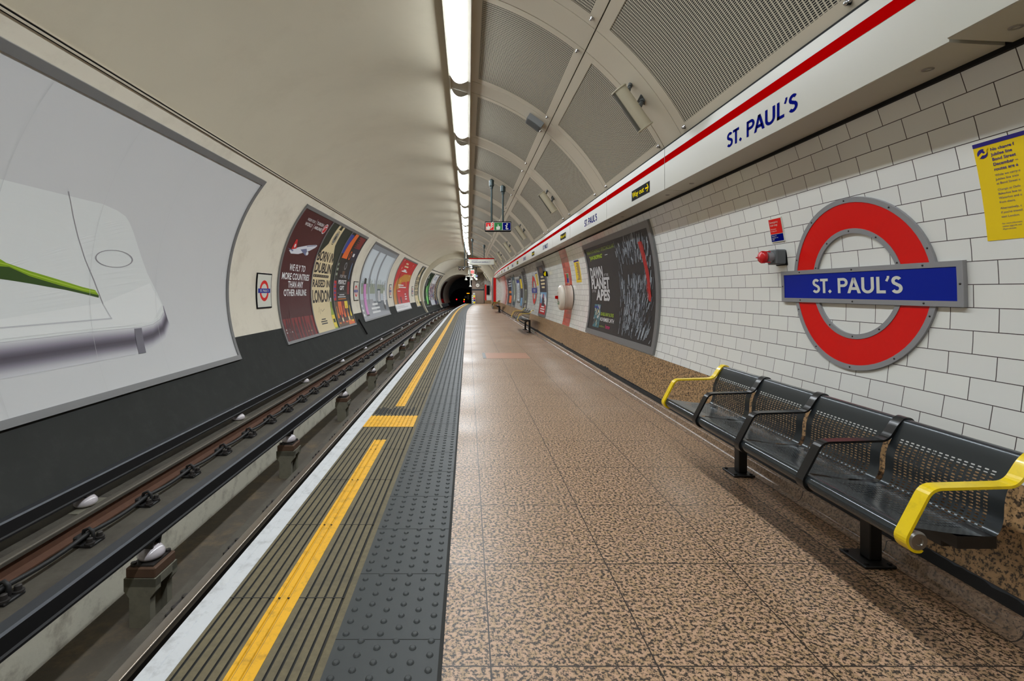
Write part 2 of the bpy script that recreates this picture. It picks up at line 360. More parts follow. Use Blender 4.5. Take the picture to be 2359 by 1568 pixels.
mat('cream_plaster', (195, 186, 164), .62, var=.05, scale=1.3, dirt=(160, 148, 126), dscale=.9, damt=.2)
mat('cream_lining', (224, 216, 198), .5, var=.04, scale=1.5, dirt=(170, 158, 136), dscale=1.6, damt=.35)
mat('cream_metal', (200, 190, 170), .42, var=.02, scale=2)
mat('void_black', (12, 11, 11), .9)
mat('dark_paint', (58, 59, 57), .85, spec=.1, var=.16, scale=2.2, dirt=(84, 84, 82), dscale=5, damt=.2)
mat('near_black', (26, 23, 22), .85, var=.2, scale=6)  # near-black brown, tone varies at random
mat('headwall_paint', (34, 37, 42), .7, var=.1, scale=3)
mat('track_concrete', (84, 79, 69), .8, var=.25, scale=4, dirt=(52, 44, 40), dscale=3, damt=.7, bump=.3, bscale=30)
mat('pit_floor', (82, 75, 65), .7, var=.35, scale=3.2, dirt=(140, 116, 84), dscale=4, damt=.5, bump=.4, bscale=18)
mat('pit_wall', (222, 217, 198), .75, var=.08, scale=3, dirt=(112, 98, 80), dscale=5, damt=.6, bump=.15, bscale=25)
mat('pier_concrete', (128, 124, 108), .75, var=.1, scale=8, dirt=(76, 70, 60), dscale=9, damt=.4)
mat('timber', (96, 70, 52), .7, var=.25, scale=14)
mat('rust', (92, 60, 42), .75, var=.3, scale=12)
mat('rail_steel', (150, 140, 128), .3, metal=.9)
mat('rail_dull', (104, 98, 88), .55, metal=.6)
mat('rail_dark', (70, 66, 64), .5, metal=.5, var=.2, scale=20)
mat('conductor_steel', (70, 72, 76), .4, metal=.7, var=.1, scale=15)
mat('conductor_black', (30, 29, 30), .6, metal=.2)
mat('porcelain', (214, 206, 210), .12, coat=.5)
mat('cable_black', (34, 33, 33), .55)
mat('nosing_slab', (108, 98, 72), .72, var=.3, scale=40, dirt=(66, 64, 56), dscale=4, damt=.6, bump=.2, bscale=90)
mat('groove_dirt', (44, 44, 42), .9)
mat('white_line', (206, 208, 210), .6, var=.04, scale=8, dirt=(120, 118, 116), dscale=11, damt=.5)
mat('yellow_line', (236, 176, 28), .6, var=.07, scale=9, dirt=(120, 92, 40), dscale=16, damt=.55)
mat('tactile', (66, 69, 69), .5, spec=.25, var=.06, scale=5, dirt=(66, 66, 66), dscale=8, damt=.4)
mat('black_mastic', (22, 20, 19), .8)
mat('frieze_white', (183, 180, 168), .3, var=.02, scale=2, spec=.35)
mat('line_red', (172, 2, 4), .8, spec=0)
mat('sign_red', (220, 12, 6), .3, spec=.35)
mat('sign_blue', (0, 30, 146), .4, spec=.2)
mat('text_blue', (12, 20, 110), .8, spec=0)
mat('sign_white', (214, 214, 202), .35)
mat('sign_black', (20, 20, 22), .6, spec=.03)
mat('sign_yellow', (246, 222, 20), .6, spec=.0)
mat('sign_green', (12, 118, 44), .35)
mat('trim_grey', (150, 150, 152), .42, metal=.25)
mat('frame_grey', (128, 128, 128), .38, metal=.35, var=.05, scale=5)
mat('screw', (60, 56, 54), .4, metal=.7)
mat('chrome', (190, 190, 192), .18, metal=1.0)
mat('steel_dull', (150, 146, 140), .35, metal=.9)
mat('bench_grey', (62, 67, 70), .13, metal=.5)
mat('bench_black', (30, 30, 31), .22, metal=.2)
mat('bench_yellow', (246, 214, 10), .3, coat=.2, dirt=(90, 78, 20), dscale=22, damt=.25)
mat('post_black', (20, 20, 21), .45)
mat('sheet_bracket', (96, 100, 100), .4, metal=.5)
mat('speaker_cream', (186, 178, 154), .4, var=.05, scale=9)
mat('speaker_grille', (84, 82, 72), .55)
mat('box_grey', (120, 122, 122), .45)
mat('signal_grey', (92, 96, 98), .4)
mat('button_red', (206, 24, 30), .25)
mat('drum_white', (228, 220, 208), .25)
mat('drum_band', (206, 186, 172), .35)
mat('brown_panel', (132, 112, 96), .5)
mat('floor_hatch', (176, 130, 104), .45, var=.04, scale=9)
mat('pole_green', (58, 70, 70), .4, metal=.3)
mat('lamp_glow', (255, 255, 255), .5, emit=(240, 248, 255), strength=LAMP)
mat('lamp_housing', (196, 190, 174), .5)
mat('lamp_cap', (214, 212, 204), .5)
mat('red_light', (90, 5, 5), .4, emit=(255, 10, 20), strength=5)
mat('amber_light', (90, 50, 5), .4, emit=(255, 140, 10), strength=4)
mat('screen_red', (90, 20, 20), .4, emit=(230, 40, 40), strength=1.2)
# printing colours of the posters
INK = {'bg': (207, 207, 207), 'seam': (198, 198, 199), 'phone': (222, 224, 222), 'phone_hi': (230, 231, 229), 'line': (150, 146, 150), 'grass': (136, 170, 30), 'grass_hi': (170, 200, 60), 'grass_dk': (52, 78, 28), 'antenna': (116, 113, 122),
       'burgundy': (72, 16, 22), 'burgundy_red': (128, 30, 32), 'white': (232, 232, 232), 'red': (206, 30, 36), 'plane': (220, 222, 230), 'plane_dk': (110, 116, 150), 'beige': (226, 208, 164), 'beige_dk': (196, 172, 120), 'black': (20, 18, 20), 'green_dk': (26, 40, 28),
       'orange': (236, 106, 30), 'blue': (36, 60, 150), 'navy': (24, 28, 52), 'amber': (226, 130, 30), 'yellow': (240, 214, 40), 'bottle_green': (150, 170, 50), 'pale_room': (190, 198, 204), 'room_dk': (142, 148, 154), 'sky': (214, 224, 230), 'floor_gr': (160, 162, 168), 'floor_dk': (112, 116, 122), 'pink': (214, 140, 200), 'pink_dk': (186, 112, 172), 'foliage': (150, 160, 140), 'grey': (120, 122, 124), 'lime': (186, 220, 40), 'charcoal': (38, 36, 36), 'fur': (150, 158, 166), 'fur_dk': (92, 98, 106), 'fur_bk': (56, 58, 62), 'bloodred': (170, 40, 32), 'magenta': (206, 40, 110), 'teal': (70, 120, 130), 'emerald': (20, 120, 60), 'mint': (150, 230, 130), 'green_nt': (14, 44, 24), 'skyblue': (110, 160, 200), 'ltgrey': (196, 196, 198), 'brown': (96, 66, 40), 'posteryellow': (240, 206, 20), 'posterblue': (44, 34, 130), 'redpost': (190, 24, 30), 'mustard': (206, 140, 40), 'teal_dk': (40, 70, 84)}
for k, v in INK.items(): mat('ink_'+k, v, .38, spec=.35)
NS = 26; SIDE = [(206, 206, 208), (176, 173, 181), (142, 136, 148), (106, 100, 112), (84, 78, 88), (94, 89, 99), (126, 121, 132), (160, 157, 166), (190, 189, 193), (203, 203, 206)]
for i in range(NS):
    q = i/(NS-1)*9; j = min(8, int(q)); c = tuple(SIDE[j][e]+(SIDE[j+1][e]-SIDE[j][e])*(q-j) for e in range(3)); mat('ink_side_%d' % i, c, .38, spec=.35)
INKS = {k: i for i, k in enumerate(INK)}
INKM = ['ink_'+k for k in INK]+['ink_side_%d' % i for i in range(NS)]
def I(k): return INKS[k]

# ------------------------------------------------------------------ setting: floor, walls, ceiling
SE = 52.0                                   # end of the platform
SR, SW = 41.0, 36.0                         # ring where the vault narrows; return of the platform wall
SB = -5.0
mb = MB(); d0 = -.09
for s0, s1, x1 in ((SB, SW+.4, 2.05), (SW+.4, SE, 1.85)):
    st = ss(s0, s1); mb.grid([[(d0, t, 0), (x1, t, 0)] for t in st], 0, [[(t, d0), (t, x1)] for t in st], False)
floor = struct(mb, 'floor', 'floor_granite')
# tactile strip with blister domes
mb = MB(); st = ss(SB, SE); ta, tb = -.50, -.105
mb.grid([[(ta, t, 0), (tb, t, 0)] for t in st], 0, None, False)
k = 0; t = 1.403
pitch = (tb-ta)/6
while t < 46:
    n, rr = (10, 1) if t < 6 else ((7, 0) if t < 16 else (5, 0))
    for r in range(6):
        for c in range(6):
            x, y = ta+pitch*(c+.5), t+.07*(r+.25+(.5 if c % 2 else 0)); R0 = .014
            ring = [[(x+q*math.cos(2*PI*j/n), y+q*math.sin(2*PI*j/n), z) for j in range(n)] for q, z in ((R0, 0), (R0*.86, .0035), (R0*.55, .0055))]
            mb.grid(ring, 0, closed=True); mb.face(ring[-1], 0, smooth=True)
    mb.box(ta, tb, t+.4095, t+.4125, 0, .0006, 1); t += .4225
tac = struct(mb, 'tactile_paving', ['tactile', 'groove_dirt'], floor)
mb = MB(); mb.prism([(tb, -.02), (d0, -.02), (d0, .001), (tb, .001)], SB, SE, 0, caps=False); struct(mb, 'edge_strip', 'groove_dirt', floor)
# grooved nosing slab with painted lines
mb = MB(); xs = -1.025; ng = 13; gp = (ta-.018-xs)/ng; prof = [(xs, 0)]; ms = []
for k in range(ng):
    a = xs+gp*k+gp*.42
    prof += [(a, 0), (a+.002, -.006), (a+.0080, -.006), (a+.010, 0)]; ms += [0, 1, 1, 1]
prof += [(ta-.03, 0), (ta-.03, -.004), (ta, -.004)]; ms += [0, 1, 0]
mb.prism(prof, SB, SE, 0, closed=False, caps=False, msel=ms)
t = 1.41
while t < 30:
    mb.box(xs, ta-.03, t, t+.0045, -.003, .0008, 1); t += .648
nos = struct(mb, 'nosing_paving', ['nosing_slab', 'groove_dirt'], floor)
mb = MB(); mb.prism([(-1.137, -.055), (-1.13, 0.0005), (-1.083, .001), (-1.08, -.002), (-1.077, .001), (-1.022, .001)], SB, SE+.6, 0, closed=False, caps=False)
mb.prism([(-1.137, -.055), (-1.17, -.06)], SB, SE+.6, 0, closed=False, caps=False); struct(mb, 'edge_line', 'white_line', floor)
mb = MB()
def yl(x0, x1, s0, s1):
    p = [(x0, 0.0012)]
    for k in range(ng):
        a = xs+gp*k+gp*.42
        if a > x0+.004 and a+.0125 < x1-.004: p += [(a, .0012), (a+.0035, -.0045), (a+.009, -.0045), (a+.0125, .0012)]
    p += [(x1, .0012)]; mb.prism(p, s0, s1, 0, closed=False, caps=False)
yl(-.828, -.724, SB, 4.256); yl(-.828, -.724, 5.495, SE); yl(-1.022, ta-.03, 4.66, 5.08); struct(mb, 'yellow_line', 'yellow_line', floor)
mb = MB(); mb.prism([(-1.17, -.06), (-1.2, -.10), (-1.2, -.66)], SB, SE+.6, 0, closed=False, caps=False); struct(mb, 'wall_platform', 'near_black')
# track bed
mb = MB(); zl, zp = -.657, -1.13
mb.prism([(-4.1, zl+.05), (-3.6, zl+.02), (-3.42, zl), (-2.78, zl)], SB, 74, 0, closed=False, caps=False)
mb.prism([(-1.90, zp), (-1.90, zl), (-1.2, zl)], SB, 74, 0, closed=False, caps=False); tb_ = struct(mb, 'floor', 'track_concrete')
mb = MB(); mb.prism([(-2.78, zl), (-2.78, zp)], SB, 74, 0, closed=False, caps=False); struct(mb, 'pit_wall', 'pit_wall', tb_)
mb = MB(); mb.prism([(-2.78, zp), (-1.90, zp)], SB, 74, 0, closed=False, caps=False); struct(mb, 'pit_floor', 'pit_floor', tb_)
# left wall
hd, hc = hz(CL, -.845), hz(CL, 2.165)
mb = MB(); mb.prism(arcL(hz(CL, -2.1), hd), SB, SR, 0, closed=False, caps=False, smooth=True); mb.prism(arcL(hd, hc), SB, SR, 1, closed=False, caps=False, smooth=True)
wl = struct(mb, 'wall_left', ['dark_paint', 'cream_lining'])
mb = MB()
for a, b, d, m in ((hc-.018, hc-.006, .006, 1), (hc-.006, hc+.012, .022, 0), (hc+.012, hc+.03, .004, 1), (hc+.03, hc+.04, .012, 0)):
    q = [on_left(0, a, -.01), on_left(0, a, d), on_left(0, b, d), on_left(0, b, -.01)]; mb.prism([p[::2] for p in q], SB, SR, m, caps=False)
struct(mb, 'trim_1', ['cream_metal', 'void_black'])
mb = MB(); ht = hx(CL, -.235); mb.prism(arcL(hc, ht), SB, SR, 0, closed=False, caps=False, smooth=True)
struct(mb, 'ceiling', 'cream_plaster')
# void behind the right-hand ceiling panels, and the right wall
hf, hg = hz(CR, 1.437), hx(CR, .048)
mb = MB(); mb.prism(arcR(hz(CR, 1.0), hg+.35, d=-.05), SB, SR, 0, closed=False, caps=False, smooth=True); struct(mb, 'ceiling', 'void_black')
hk, hw = hz(CR, -.794), hz(CR, 1.02)
mb = MB(); st = ss(SB, SW)
def wall_rows(h0, h1, C, s0, s1, m, d=0.0):
    n = max(2, int(abs(h1-h0)/.14)); hh = [h0+(h1-h0)*i/n for i in range(n+1)]; st = ss(s0, s1)
    off = .033-hz(CR, .033)                                                              # tile rows are measured along the arc
    mb.grid([[on_right(t, h, d, C) for h in hh] for t in st], m, [[(t, h) for h in hh] for t in st], True)
for s0, s1, m in ((SB, 10.82, 0), (10.82, 11.62, 1), (11.62, 28.7, 0), (28.7, 30.2, 2), (30.2, SW, 0)): wall_rows(hk, hw, CR, s0, s1, m)
struct(mb, 'wall_right', ['white_tile', 'red_tile', 'pink_tile'])
mb = MB(); q = arcR(hz(CR, -1.2), hk, d=.012)
mb.prism(q, SB, SW, 0, closed=False, caps=False, smooth=True); mb.prism([q[-1], on_right(0, hk, -.01)[::2]], SB, SW, 1, closed=False, caps=False)
struct(mb, 'wall_dado', ['dado_granite', 'frame_grey'])
# ragged black mastic between the skirting and the dado
mb = MB(); t = SB; rows = []
rag = lambda t: .026*max(0, math.sin(t*.9+1.2)*math.sin(t*2.7)+.25)*(.3+random.random())+.010*random.random()
while t < SW:
    rows.append([on_right(t, hz(CR, -1.25), .016), on_right(t, hz(CR, -1.214)+rag(t), .016)]); t += .030 if t < 14 else .4
mb.grid(rows, 0, smooth=False); struct(mb, 'mastic', 'black_mastic', bpy.data.objects['wall_dado'])
mb = MB(); xw = on_right(0, hz(CR, -1.25))[0]
mb.prism([(2.03, 0.001), (2.055, .004), (2.073, .014), (2.084, .03), (2.09, .062), (2.094, .068), (2.13, .07)], SB, SW, 0, closed=False, caps=False, smooth=True); struct(mb, 'baseboard_right', 'skirting')
# second, narrower length of the tunnel, its ring and the third length
mb = MB()
h2d, h2c = hz(C2, -.845), hz(C2, 1.87); a0 = hz(C2, -2.0)
mb.prism(arcL(a0, h2d, C2), SR, SE, 1, closed=False, caps=False, smooth=True); mb.prism(arcL(h2d, PI*C2[2]/2, C2), SR, SE, 0, closed=False, caps=False, smooth=True)
mb.prism(arcR(hz(C2, .95), PI*C2[2]/2, C2), SR, SE, 0, closed=False, caps=False, smooth=True)
q = [on_left(0, h2c-.02, -.01, C2), on_left(0, h2c-.02, .02, C2), on_left(0, h2c+.03, .02, C2), on_left(0, h2c+.03, -.01, C2)]; mb.prism([p[::2] for p in q], SR, SE, 2, caps=False)
struct(mb, 'ceiling', ['cream_lining', 'dark_paint', 'void_black'])
def ring(name, s, oa, ia, m, parent=None):                       # flat annulus between two half-profiles, with the same number of points
    mb = MB(); mb.grid([[(a[0], s, a[1]), (b[0], s, b[1])] for a, b in zip(oa, ia)], 0, smooth=False); return struct(mb, name, m, parent)
oa = arcL(hz(CL, -2.0), hx(CL, -.2), CL, -.02, 24)+arcR(hg, hz(CR, 0), CR, -.05, 24)
ia = arcL(hz(C2, -1.9), PI*C2[2]/2, C2, 0, 24)+arcR(PI*C2[2]/2, hz(C2, 0), C2, 0, 24)
mb = MB(); mb.grid([[(a[0], SR, a[1]), (b[0], SR, b[1])] for a, b in zip(oa, ia)], 0, smooth=False)
mb.grid([[(a[0], SR, a[1]), (a[0], SR+.5, a[1])] for a in arcL(hz(C2, -1.9), PI*C2[2]/2, C2, .01, 24)+arcR(PI*C2[2]/2, hz(C2, 1.4), C2, .01, 16)], 0)
struct(mb, 'trim_2', 'cream_plaster')
mb = MB(); mb.prism(arcL(hz(C3, -1.4), PI*C3[2]/2, C3), SE, 61, 1, closed=False, caps=False, smooth=True); mb.prism(arcR(hz(C3, -1.4), PI*C3[2]/2, C3), SE, 61, 0, closed=False, caps=False, smooth=True); struct(mb, 'ceiling', ['cream_lining', 'cream_lining'])
oa = arcL(hz(C2, -2.1), PI*C2[2]/2, C2, 0, 24)+arcR(PI*C2[2]/2, hz(C2, 0), C2, 0, 24); ia = arcL(hz(C3, -1.7), PI*C3[2]/2, C3, 0, 24)+arcR(PI*C3[2]/2, hz(C3, -.3), C3, 0, 24)
ring('trim_3', SE, oa, ia, 'cream_lining')
cm = (-2.25, -1.3+H, 1.72)
oa = [(C3[0]+2.6*math.cos(a), C3[1]+2.6*math.sin(a)) for a in [PI*1.4-i*PI*1.8/40 for i in range(41)]]; ia = [(cm[0]+cm[2]*math.cos(a), cm[1]+cm[2]*math.sin(a)) for a in [PI*1.4-i*PI*1.8/40 for i in range(41)]]
ring('wall_headwall', 61, oa, ia, 'headwall_paint')
mb = MB(); mb.prism([(cm[0]+cm[2]*math.cos(a), cm[1]+cm[2]*math.sin(a)) for a in [2*PI*i/32 for i in range(33)]], 61, 74, 0, closed=False, caps=False, smooth=True)
mb.face([(x, 74, z) for x, z in ((-5, -2), (1, -2), (1, 3), (-5, 3))], 0); struct(mb, 'tunnel_bore', 'near_black', bpy.data.objects['wall_headwall'])
# return of the right wall, end walls, side wall of the far platform, added closing wall behind the photographer
mb = MB(); f = lambda u, v, d: (u, SW-d, v)
mb.rect(f, 1.72, 2.45, 0, .52, 0, 2); mb.rect(f, 1.72, 2.45, .52, 2.34, 0, 0); mb.rect(f, 1.76, 1.98, .52, 2.34, .012, 1, dv=3)
mb.box(1.70, 1.78, SW-.02, SW+.5, 0, 2.34, 3); struct(mb, 'wall_return', ['white_tile', 'sign_red', 'dado_granite', 'frame_grey'])
mb = MB(); st = ss(SW, SE); mb.grid([[(1.72, t, 0), (1.72, t, 2.4)] for t in st], 0, [[(t, 0), (t, 2.4)] for t in st], False); mb.grid([[(1.70, t, 0), (1.70, t, .5)] for t in st], 1, [[(t, 0), (t, .5)] for t in st], False)
struct(mb, 'wall_right', ['white_tile', 'dado_granite'])
mb = MB(); f = lambda u, v, d: (u, SE-d, v)
mb.rect(f, -.42, .93, 0, 3.4, 0, 0, dv=9); mb.rect(f, .93, 2.0, 0, 3.9, 0, 1, dv=9); mb.rect(f, .93, 2.0, 0, .36, .02, 2, dv=9); mb.rect(f, .98, 1.16, .36, 2.05, .02, 3, dv=9)
mb.box(-.46, -.40, SE-.06, SE+9, 0, 2.0, 4); mb.rect(f, -.42, .92, 1.42, 1.57, .02, 5, dv=9); mb.rect(f, .90, .95, 0, 1.9, .04, 4, dv=9)
struct(mb, 'wall_end', ['brown_panel', 'white_tile', 'dado_granite', 'sign_red', 'near_black', 'headwall_paint'])
mb = MB(); mb.rbox(.02, .88, SE-.05, SE-.005, .02, 1.4, .01); o = struct(mb, 'door_1', 'brown_panel')
mb = MB(); mb.face([(x, SB, z) for x, z in ((-5, -1.5), (3, -1.5), (3, 5), (-5, 5))], 0); struct(mb, 'wall_light_stop', 'cream_plaster')  # unseen wall, added so that no light leaks in behind

# ------------------------------------------------------------------ vault panels, tube lights, frieze
MP, MS0 = 2.455, 4.45                       # module pitch; each module starts with a plain strip .39 long
hj = hz(CR, 2.42)                           # joint between the lower and the upper row of panels
kmax = 14
def module(k): return MS0+MP*k
def panel(k, up):
    s0, s1 = module(k)+.396, module(k+1)-.006
    h0, h1 = (hj+.006, hg) if up else (hf+.012, hj-.006)
    c = 'ceiling panel'
    pos = 'beside the tube lights' if up else 'above the white frieze'
    t = thing('perforated_panel', 'cream perforated vault panel %s, %s from the near end' % (pos, nth(k+2)), c, (s0+s1)/2, *on_right(0, (h0+h1)/2)[::2], group='perforated vault panels')
    a0, a1, b0, b1 = s0+.095, s1-.135, (h0+.10 if up else h0+.075), (h1-.105 if up else h1-.11)
    mb = MB()
    for u0, u1, v0, v1 in ((s0, s1, h0, b0), (s0, s1, b1, h1), (s0, a0, b0, b1), (a1, s1, b0, b1)): mb.rect(on_right, u0, u1, v0, v1, 0, 0)
    for u in (s0, s1): mb.rect(lambda a, v, d: on_right(u, v, -a), 0, .03, h0, h1, 0, 0, smooth=False)
    for v in (h0, h1): mb.rect(lambda a, b, d: on_right(a, v, -b), s0, s1, 0, .03, 0, 0, smooth=False)
    mb.build('panel_frame', 'cream_metal', t)
    mb = MB(); n = 12; hh = [b0+(b1-b0)*i/n for i in range(n+1)]
    mb.grid([[on_right(x, h, -.003) for h in hh] for x in ss(a0, a1)], 0, [[(x, h) for h in hh] for x in ss(a0, a1)], True); mb.build('perforated_sheet', 'perforated_sheet', t)
    if k < 8:
        for u in (a0-.02, a1+.03):
            v = b0-.03; p = Vector(on_right(u, v)); q = Vector(on_right(u, v, .03))
            mb = MB(); mb.lathe(p, q-p, [(0, 0), (.020, 0), (.020, .006), (.014, .009), (.013, .022), (.009, .027), (0, .028)], 0, 14); mb.build('stud', 'chrome', t)
for k in range(-1, kmax+1):
    for up in (0, 1): panel(k, up)
    for up in (0, 1):
        s0, s1 = module(k)+.004, module(k)+.383
        h0, h1 = (hj+.006, hg) if up else (hf+.012, hj-.006)
        mb = MB(); mb.slab(on_right, s0, s1, h0, h1, -.03, 0, 0); o = mb.build('vault_strip', 'cream_metal')
        tag(o, 'plain cream metal strip between perforated panels, %s one %s' % (nth(k+2), 'by the tube lights' if up else 'above the frieze'), 'ceiling strip', 'plain vault strips')
# tube lights
def tube_light(k, s0, s1, n, C_=None, dx=0):
    A, B = Vector((-.255, 4.395)), Vector((.03, 4.31))
    if C_: A = A+Vector((dx, C_)); B = B+Vector((dx, C_))
    ax = (B-A).normalized(); nr = Vector((ax.y, -ax.x)); nr = nr if nr.y < 0 else -nr; Lw = (B-A).length
    pt = lambda a, b: tuple(A+ax*a+nr*b)
    t = thing('tube_light', 'glowing tube light in the ceiling strip, %s from the near end' % nth(n) if n else 'glowing tube light behind the photographer', 'ceiling light', (s0+s1)/2, A.x, A.y, group='tube lights of the ceiling strip')
    mb = MB(); mb.prism([pt(-.015, -.06), pt(-.015, .018), pt(.010, .020), pt(.012, 0), pt(Lw-.035, 0), pt(Lw-.033, .026), pt(Lw+.012, .024), pt(Lw+.012, -.06)], s0-.43, s1+.03, 0); mb.build('housing', 'lamp_housing', t)
    bul = [pt(.046+(Lw-.118)*i/12,   .004+.080*math.sin(PI*i/12)**.8) for i in range(13)]
    mb = MB(); mb.prism(bul, s0, s1, 0, closed=False, caps=False, smooth=True); mb.build('diffuser', 'lamp_glow', t)
    cap = [pt(.004+(Lw-.02)*i/12, .002+.090*math.sin(PI*i/12)**.8) for i in range(13)]
    if C_:
        for a in (s0+.3, s1-.3): mb = MB(); m_ = (A+B)/2; mb.cyl((m_.x, a, m_.y+.04), (m_.x, a, C2[1]+math.sqrt(C2[2]**2-(m_.x-C2[0])**2)), .012, 0, 8); mb.build('hanger_rod', 'pole_green', t)
    for a in (s0-.022, s1+.002):
        mb = MB(); mb.prism(cap, a, a+.02, 0, smooth=False); mb.build('end_cap', 'lamp_cap', t)
for j in range(-3, 20):
    s0 = 4.845+MP*j
    if s0 > SE-2.2: break
    tube_light(j, s0, s0+1.97, j+1 if j >= 0 else 0, None if s0 < SR-1.9 else -.75-.12*(s0-SR), 0 if s0 < SR-1.9 else .03*(s0-SR))
# frieze
fj = [-4.4, -.9, 1.955, 4.84, 6.86, 9.33, 11.26, 13.85, 16.25, 18.75, 21.15, 23.65, 26.1, 28.6, 31.0, 33.5, 36.0, 38.5, 41.0]
fz0, fz1 = H+1.000, H+1.403; SC = .977; fj = [fj[0]]+[v*SC for v in fj[1:-1]]+[fj[-1]]
names = {3.28: 0, 7.77: 1, 12.3: 2, 16.8: 3, 21.4: 4, 26.0: 5, 30.4: 6}; names = {k*SC: v for k, v in names.items()}
wayout = [5.52, 10.0, 14.6, 19.2, 23.7, 28.2, 32.8]; wayout = [v*SC for v in wayout]
fr = 1.935
ff = lambda u, v, d: (fr-d, u, v)
WO = MB(); WO.rect(ff, 0, 1, 0, 1)
for i in range(len(fj)-1):
    s0, s1 = fj[i]+(.022 if i == 2 else .005), fj[i+1]-.005; dx = -.035 if i == 1 else 0.0
    has = [c for c in names if s0 < c < s1]; wo = [c for c in wayout if s0 < c < s1]
    d = 'white frieze panel with red stripe'+(' and station name' if has else ' and yellow way out sign' if wo else '')+', %s from the near end' % nth(i) if i > 0 else 'white frieze panel with red stripe behind the photographer'
    t = thing('frieze_panel', d, 'frieze panel', (s0+s1)/2, fr, fz0, group='frieze panels along the platform wall')
    mb = MB(); mb.prism([(fr+dx, fz0+.004), (fr+.004+dx, fz0), (2.16, fz0-.012), (2.16, fz0+.02), (fr+.02, fz0+.02), (fr+.02, fz1), (fr+dx, fz1)], s0, s1, 0); mb.build('panel_body', 'frieze_white', t)
    mb = MB(); f = lambda u, v, d: (fr+dx-d, u, v)
    st = ss(s0, s1); mb.grid([[(fr+dx-.0012, x, H+1.257), (fr+dx-.0012, x, H+1.324)] for x in st], 0, smooth=False); mb.build('red_stripe', 'line_red', t)
    for c in has:
        mb = MB(); wd = .765; st_pauls(mb, lambda u, v, d: (fr-d, u, v), c+wd/2, H+1.067, .1075, wd, .0015, 0, -1.0); mb.build('station_name', 'text_blue', t)
    for c in wo:
        mb = MB(); mb.rect(ff, c-.28, c+.28, H+1.058, H+1.179, .0015, 0); mb.text(ff, 'Way out', c+.255, H+1.096, .061, .003, 1, su=-1, bold=.012, width=.37)
        a = c-.155; zc = H+1.120
        mb.stroke(ff, [(a, zc), (a-.085, zc)], .016, .003, 1); mb.stroke(ff, [(a-.05, zc+.04), (a-.09, zc), (a-.05, zc-.04)], .016, .003, 1); mb.build('way_out_sign', ['sign_black', 'sign_yellow'], t)
    if i < 10:
        for c in (s0+.22, s1-.30) if i > 1 else (s1-.1,):
            mb = MB(); mb.lathe((2.06, c, fz0-.006), (0, 0, -1), [(0, -.004), (.022, -.004), (.022, .003), (.012, .004), (.012, 0), (0, 0)], 0, 16); mb.build('lock', 'steel_dull', t)
mb = MB(); mb.prism([(fr+.024, fz0+.024), (fr+.03, fz0+.024), (fr+.03, fz1+.03), (fr+.024, fz1+.03)], SB, SR, 0, caps=False); mb.prism([(2.165, fz0-.03), (2.165, fz0+.02), (2.30, fz0+.02), (2.30, fz0-.03)], SB, SR, 0, caps=False); struct(mb, 'frieze_gap_shade', 'void_black')  # black backing: shade of the frieze gaps put in as colour

# ------------------------------------------------------------------ loudspeakers, hanging signs, grey box
def loudspeaker(s, n):
    A, B = Vector((1.453, s, H+1.953)), Vector((1.716, s, H+1.576)); u = (B-A).normalized(); c = (A+B)/2
    nin = Vector((-.8, 0, -.6)); nin = (nin-u*nin.dot(u)).normalized()
    t = thing('loudspeaker', 'cream tube loudspeaker bracketed to the vault, %s from the near end' % nth(n), 'loudspeaker', s, c.x, c.z, group='tube loudspeakers on the vault')
    mb = MB(); mb.lathe(A, u, [(0, 0), (.078, 0), (.08, .004), (.08, .012), (.072, .014), (.072, .446), (.08, .448), (.08, .456), (.078, .46), (0, .46)], 0, 24, False); mb.build('body', 'speaker_cream', t)
    mb = MB(); rows = []
    side = u.cross(nin)
    for q in (.016, .444): rows.append([A+u*q+(nin*math.cos(a)+side*math.sin(a))*.0745 for a in [(-30+i*11)*PI/180 for i in range(9)]])
    mb.grid(rows, 0); mb.build('grille', 'speaker_grille', t)
    for q, r in ((.075, .016), (.26, .020)):
        p = A+u*q-nin*.068; w_ = Vector(on_right(s+.05, hz(CR, p.z-nin.z*.16-H)))
        mb = MB(); m_ = p+(w_-p)*.62; mb.tube([p, m_, m_+(w_-m_)*.5], r, 0, 12); mb.cyl(m_, w_, r*1.35, 0, 12)
        if r > .018: mb.lathe(w_, (p-w_), [(0, -.002), (.062, -.002), (.062, .006), (.03, .016), (0, .018)], 0, 4, False)
        mb.build('bracket', 'sheet_bracket', t)
for n, k in enumerate((0, 2, 4, 6, 8, 10, 12)): loudspeaker(module(k)+.19, n+1)
p = on_right(7.15, hz(CR, 2.52)); t = thing('junction_box', 'small grey box fixed to the vault beside the lower panels', 'box', *[7.15, p[0], p[2]])
mb = MB(); mb.slab(on_right, 7.05, 7.27, hz(CR, 2.47), hz(CR, 2.62), 0, .085, 0); mb.build('box_body', 'box_grey', t)
mb = MB(); mb.slab(on_right, 7.06, 7.26, hz(CR, 2.48), hz(CR, 2.61), .085, .09, 0); mb.build('box_cover', 'sheet_bracket', t)

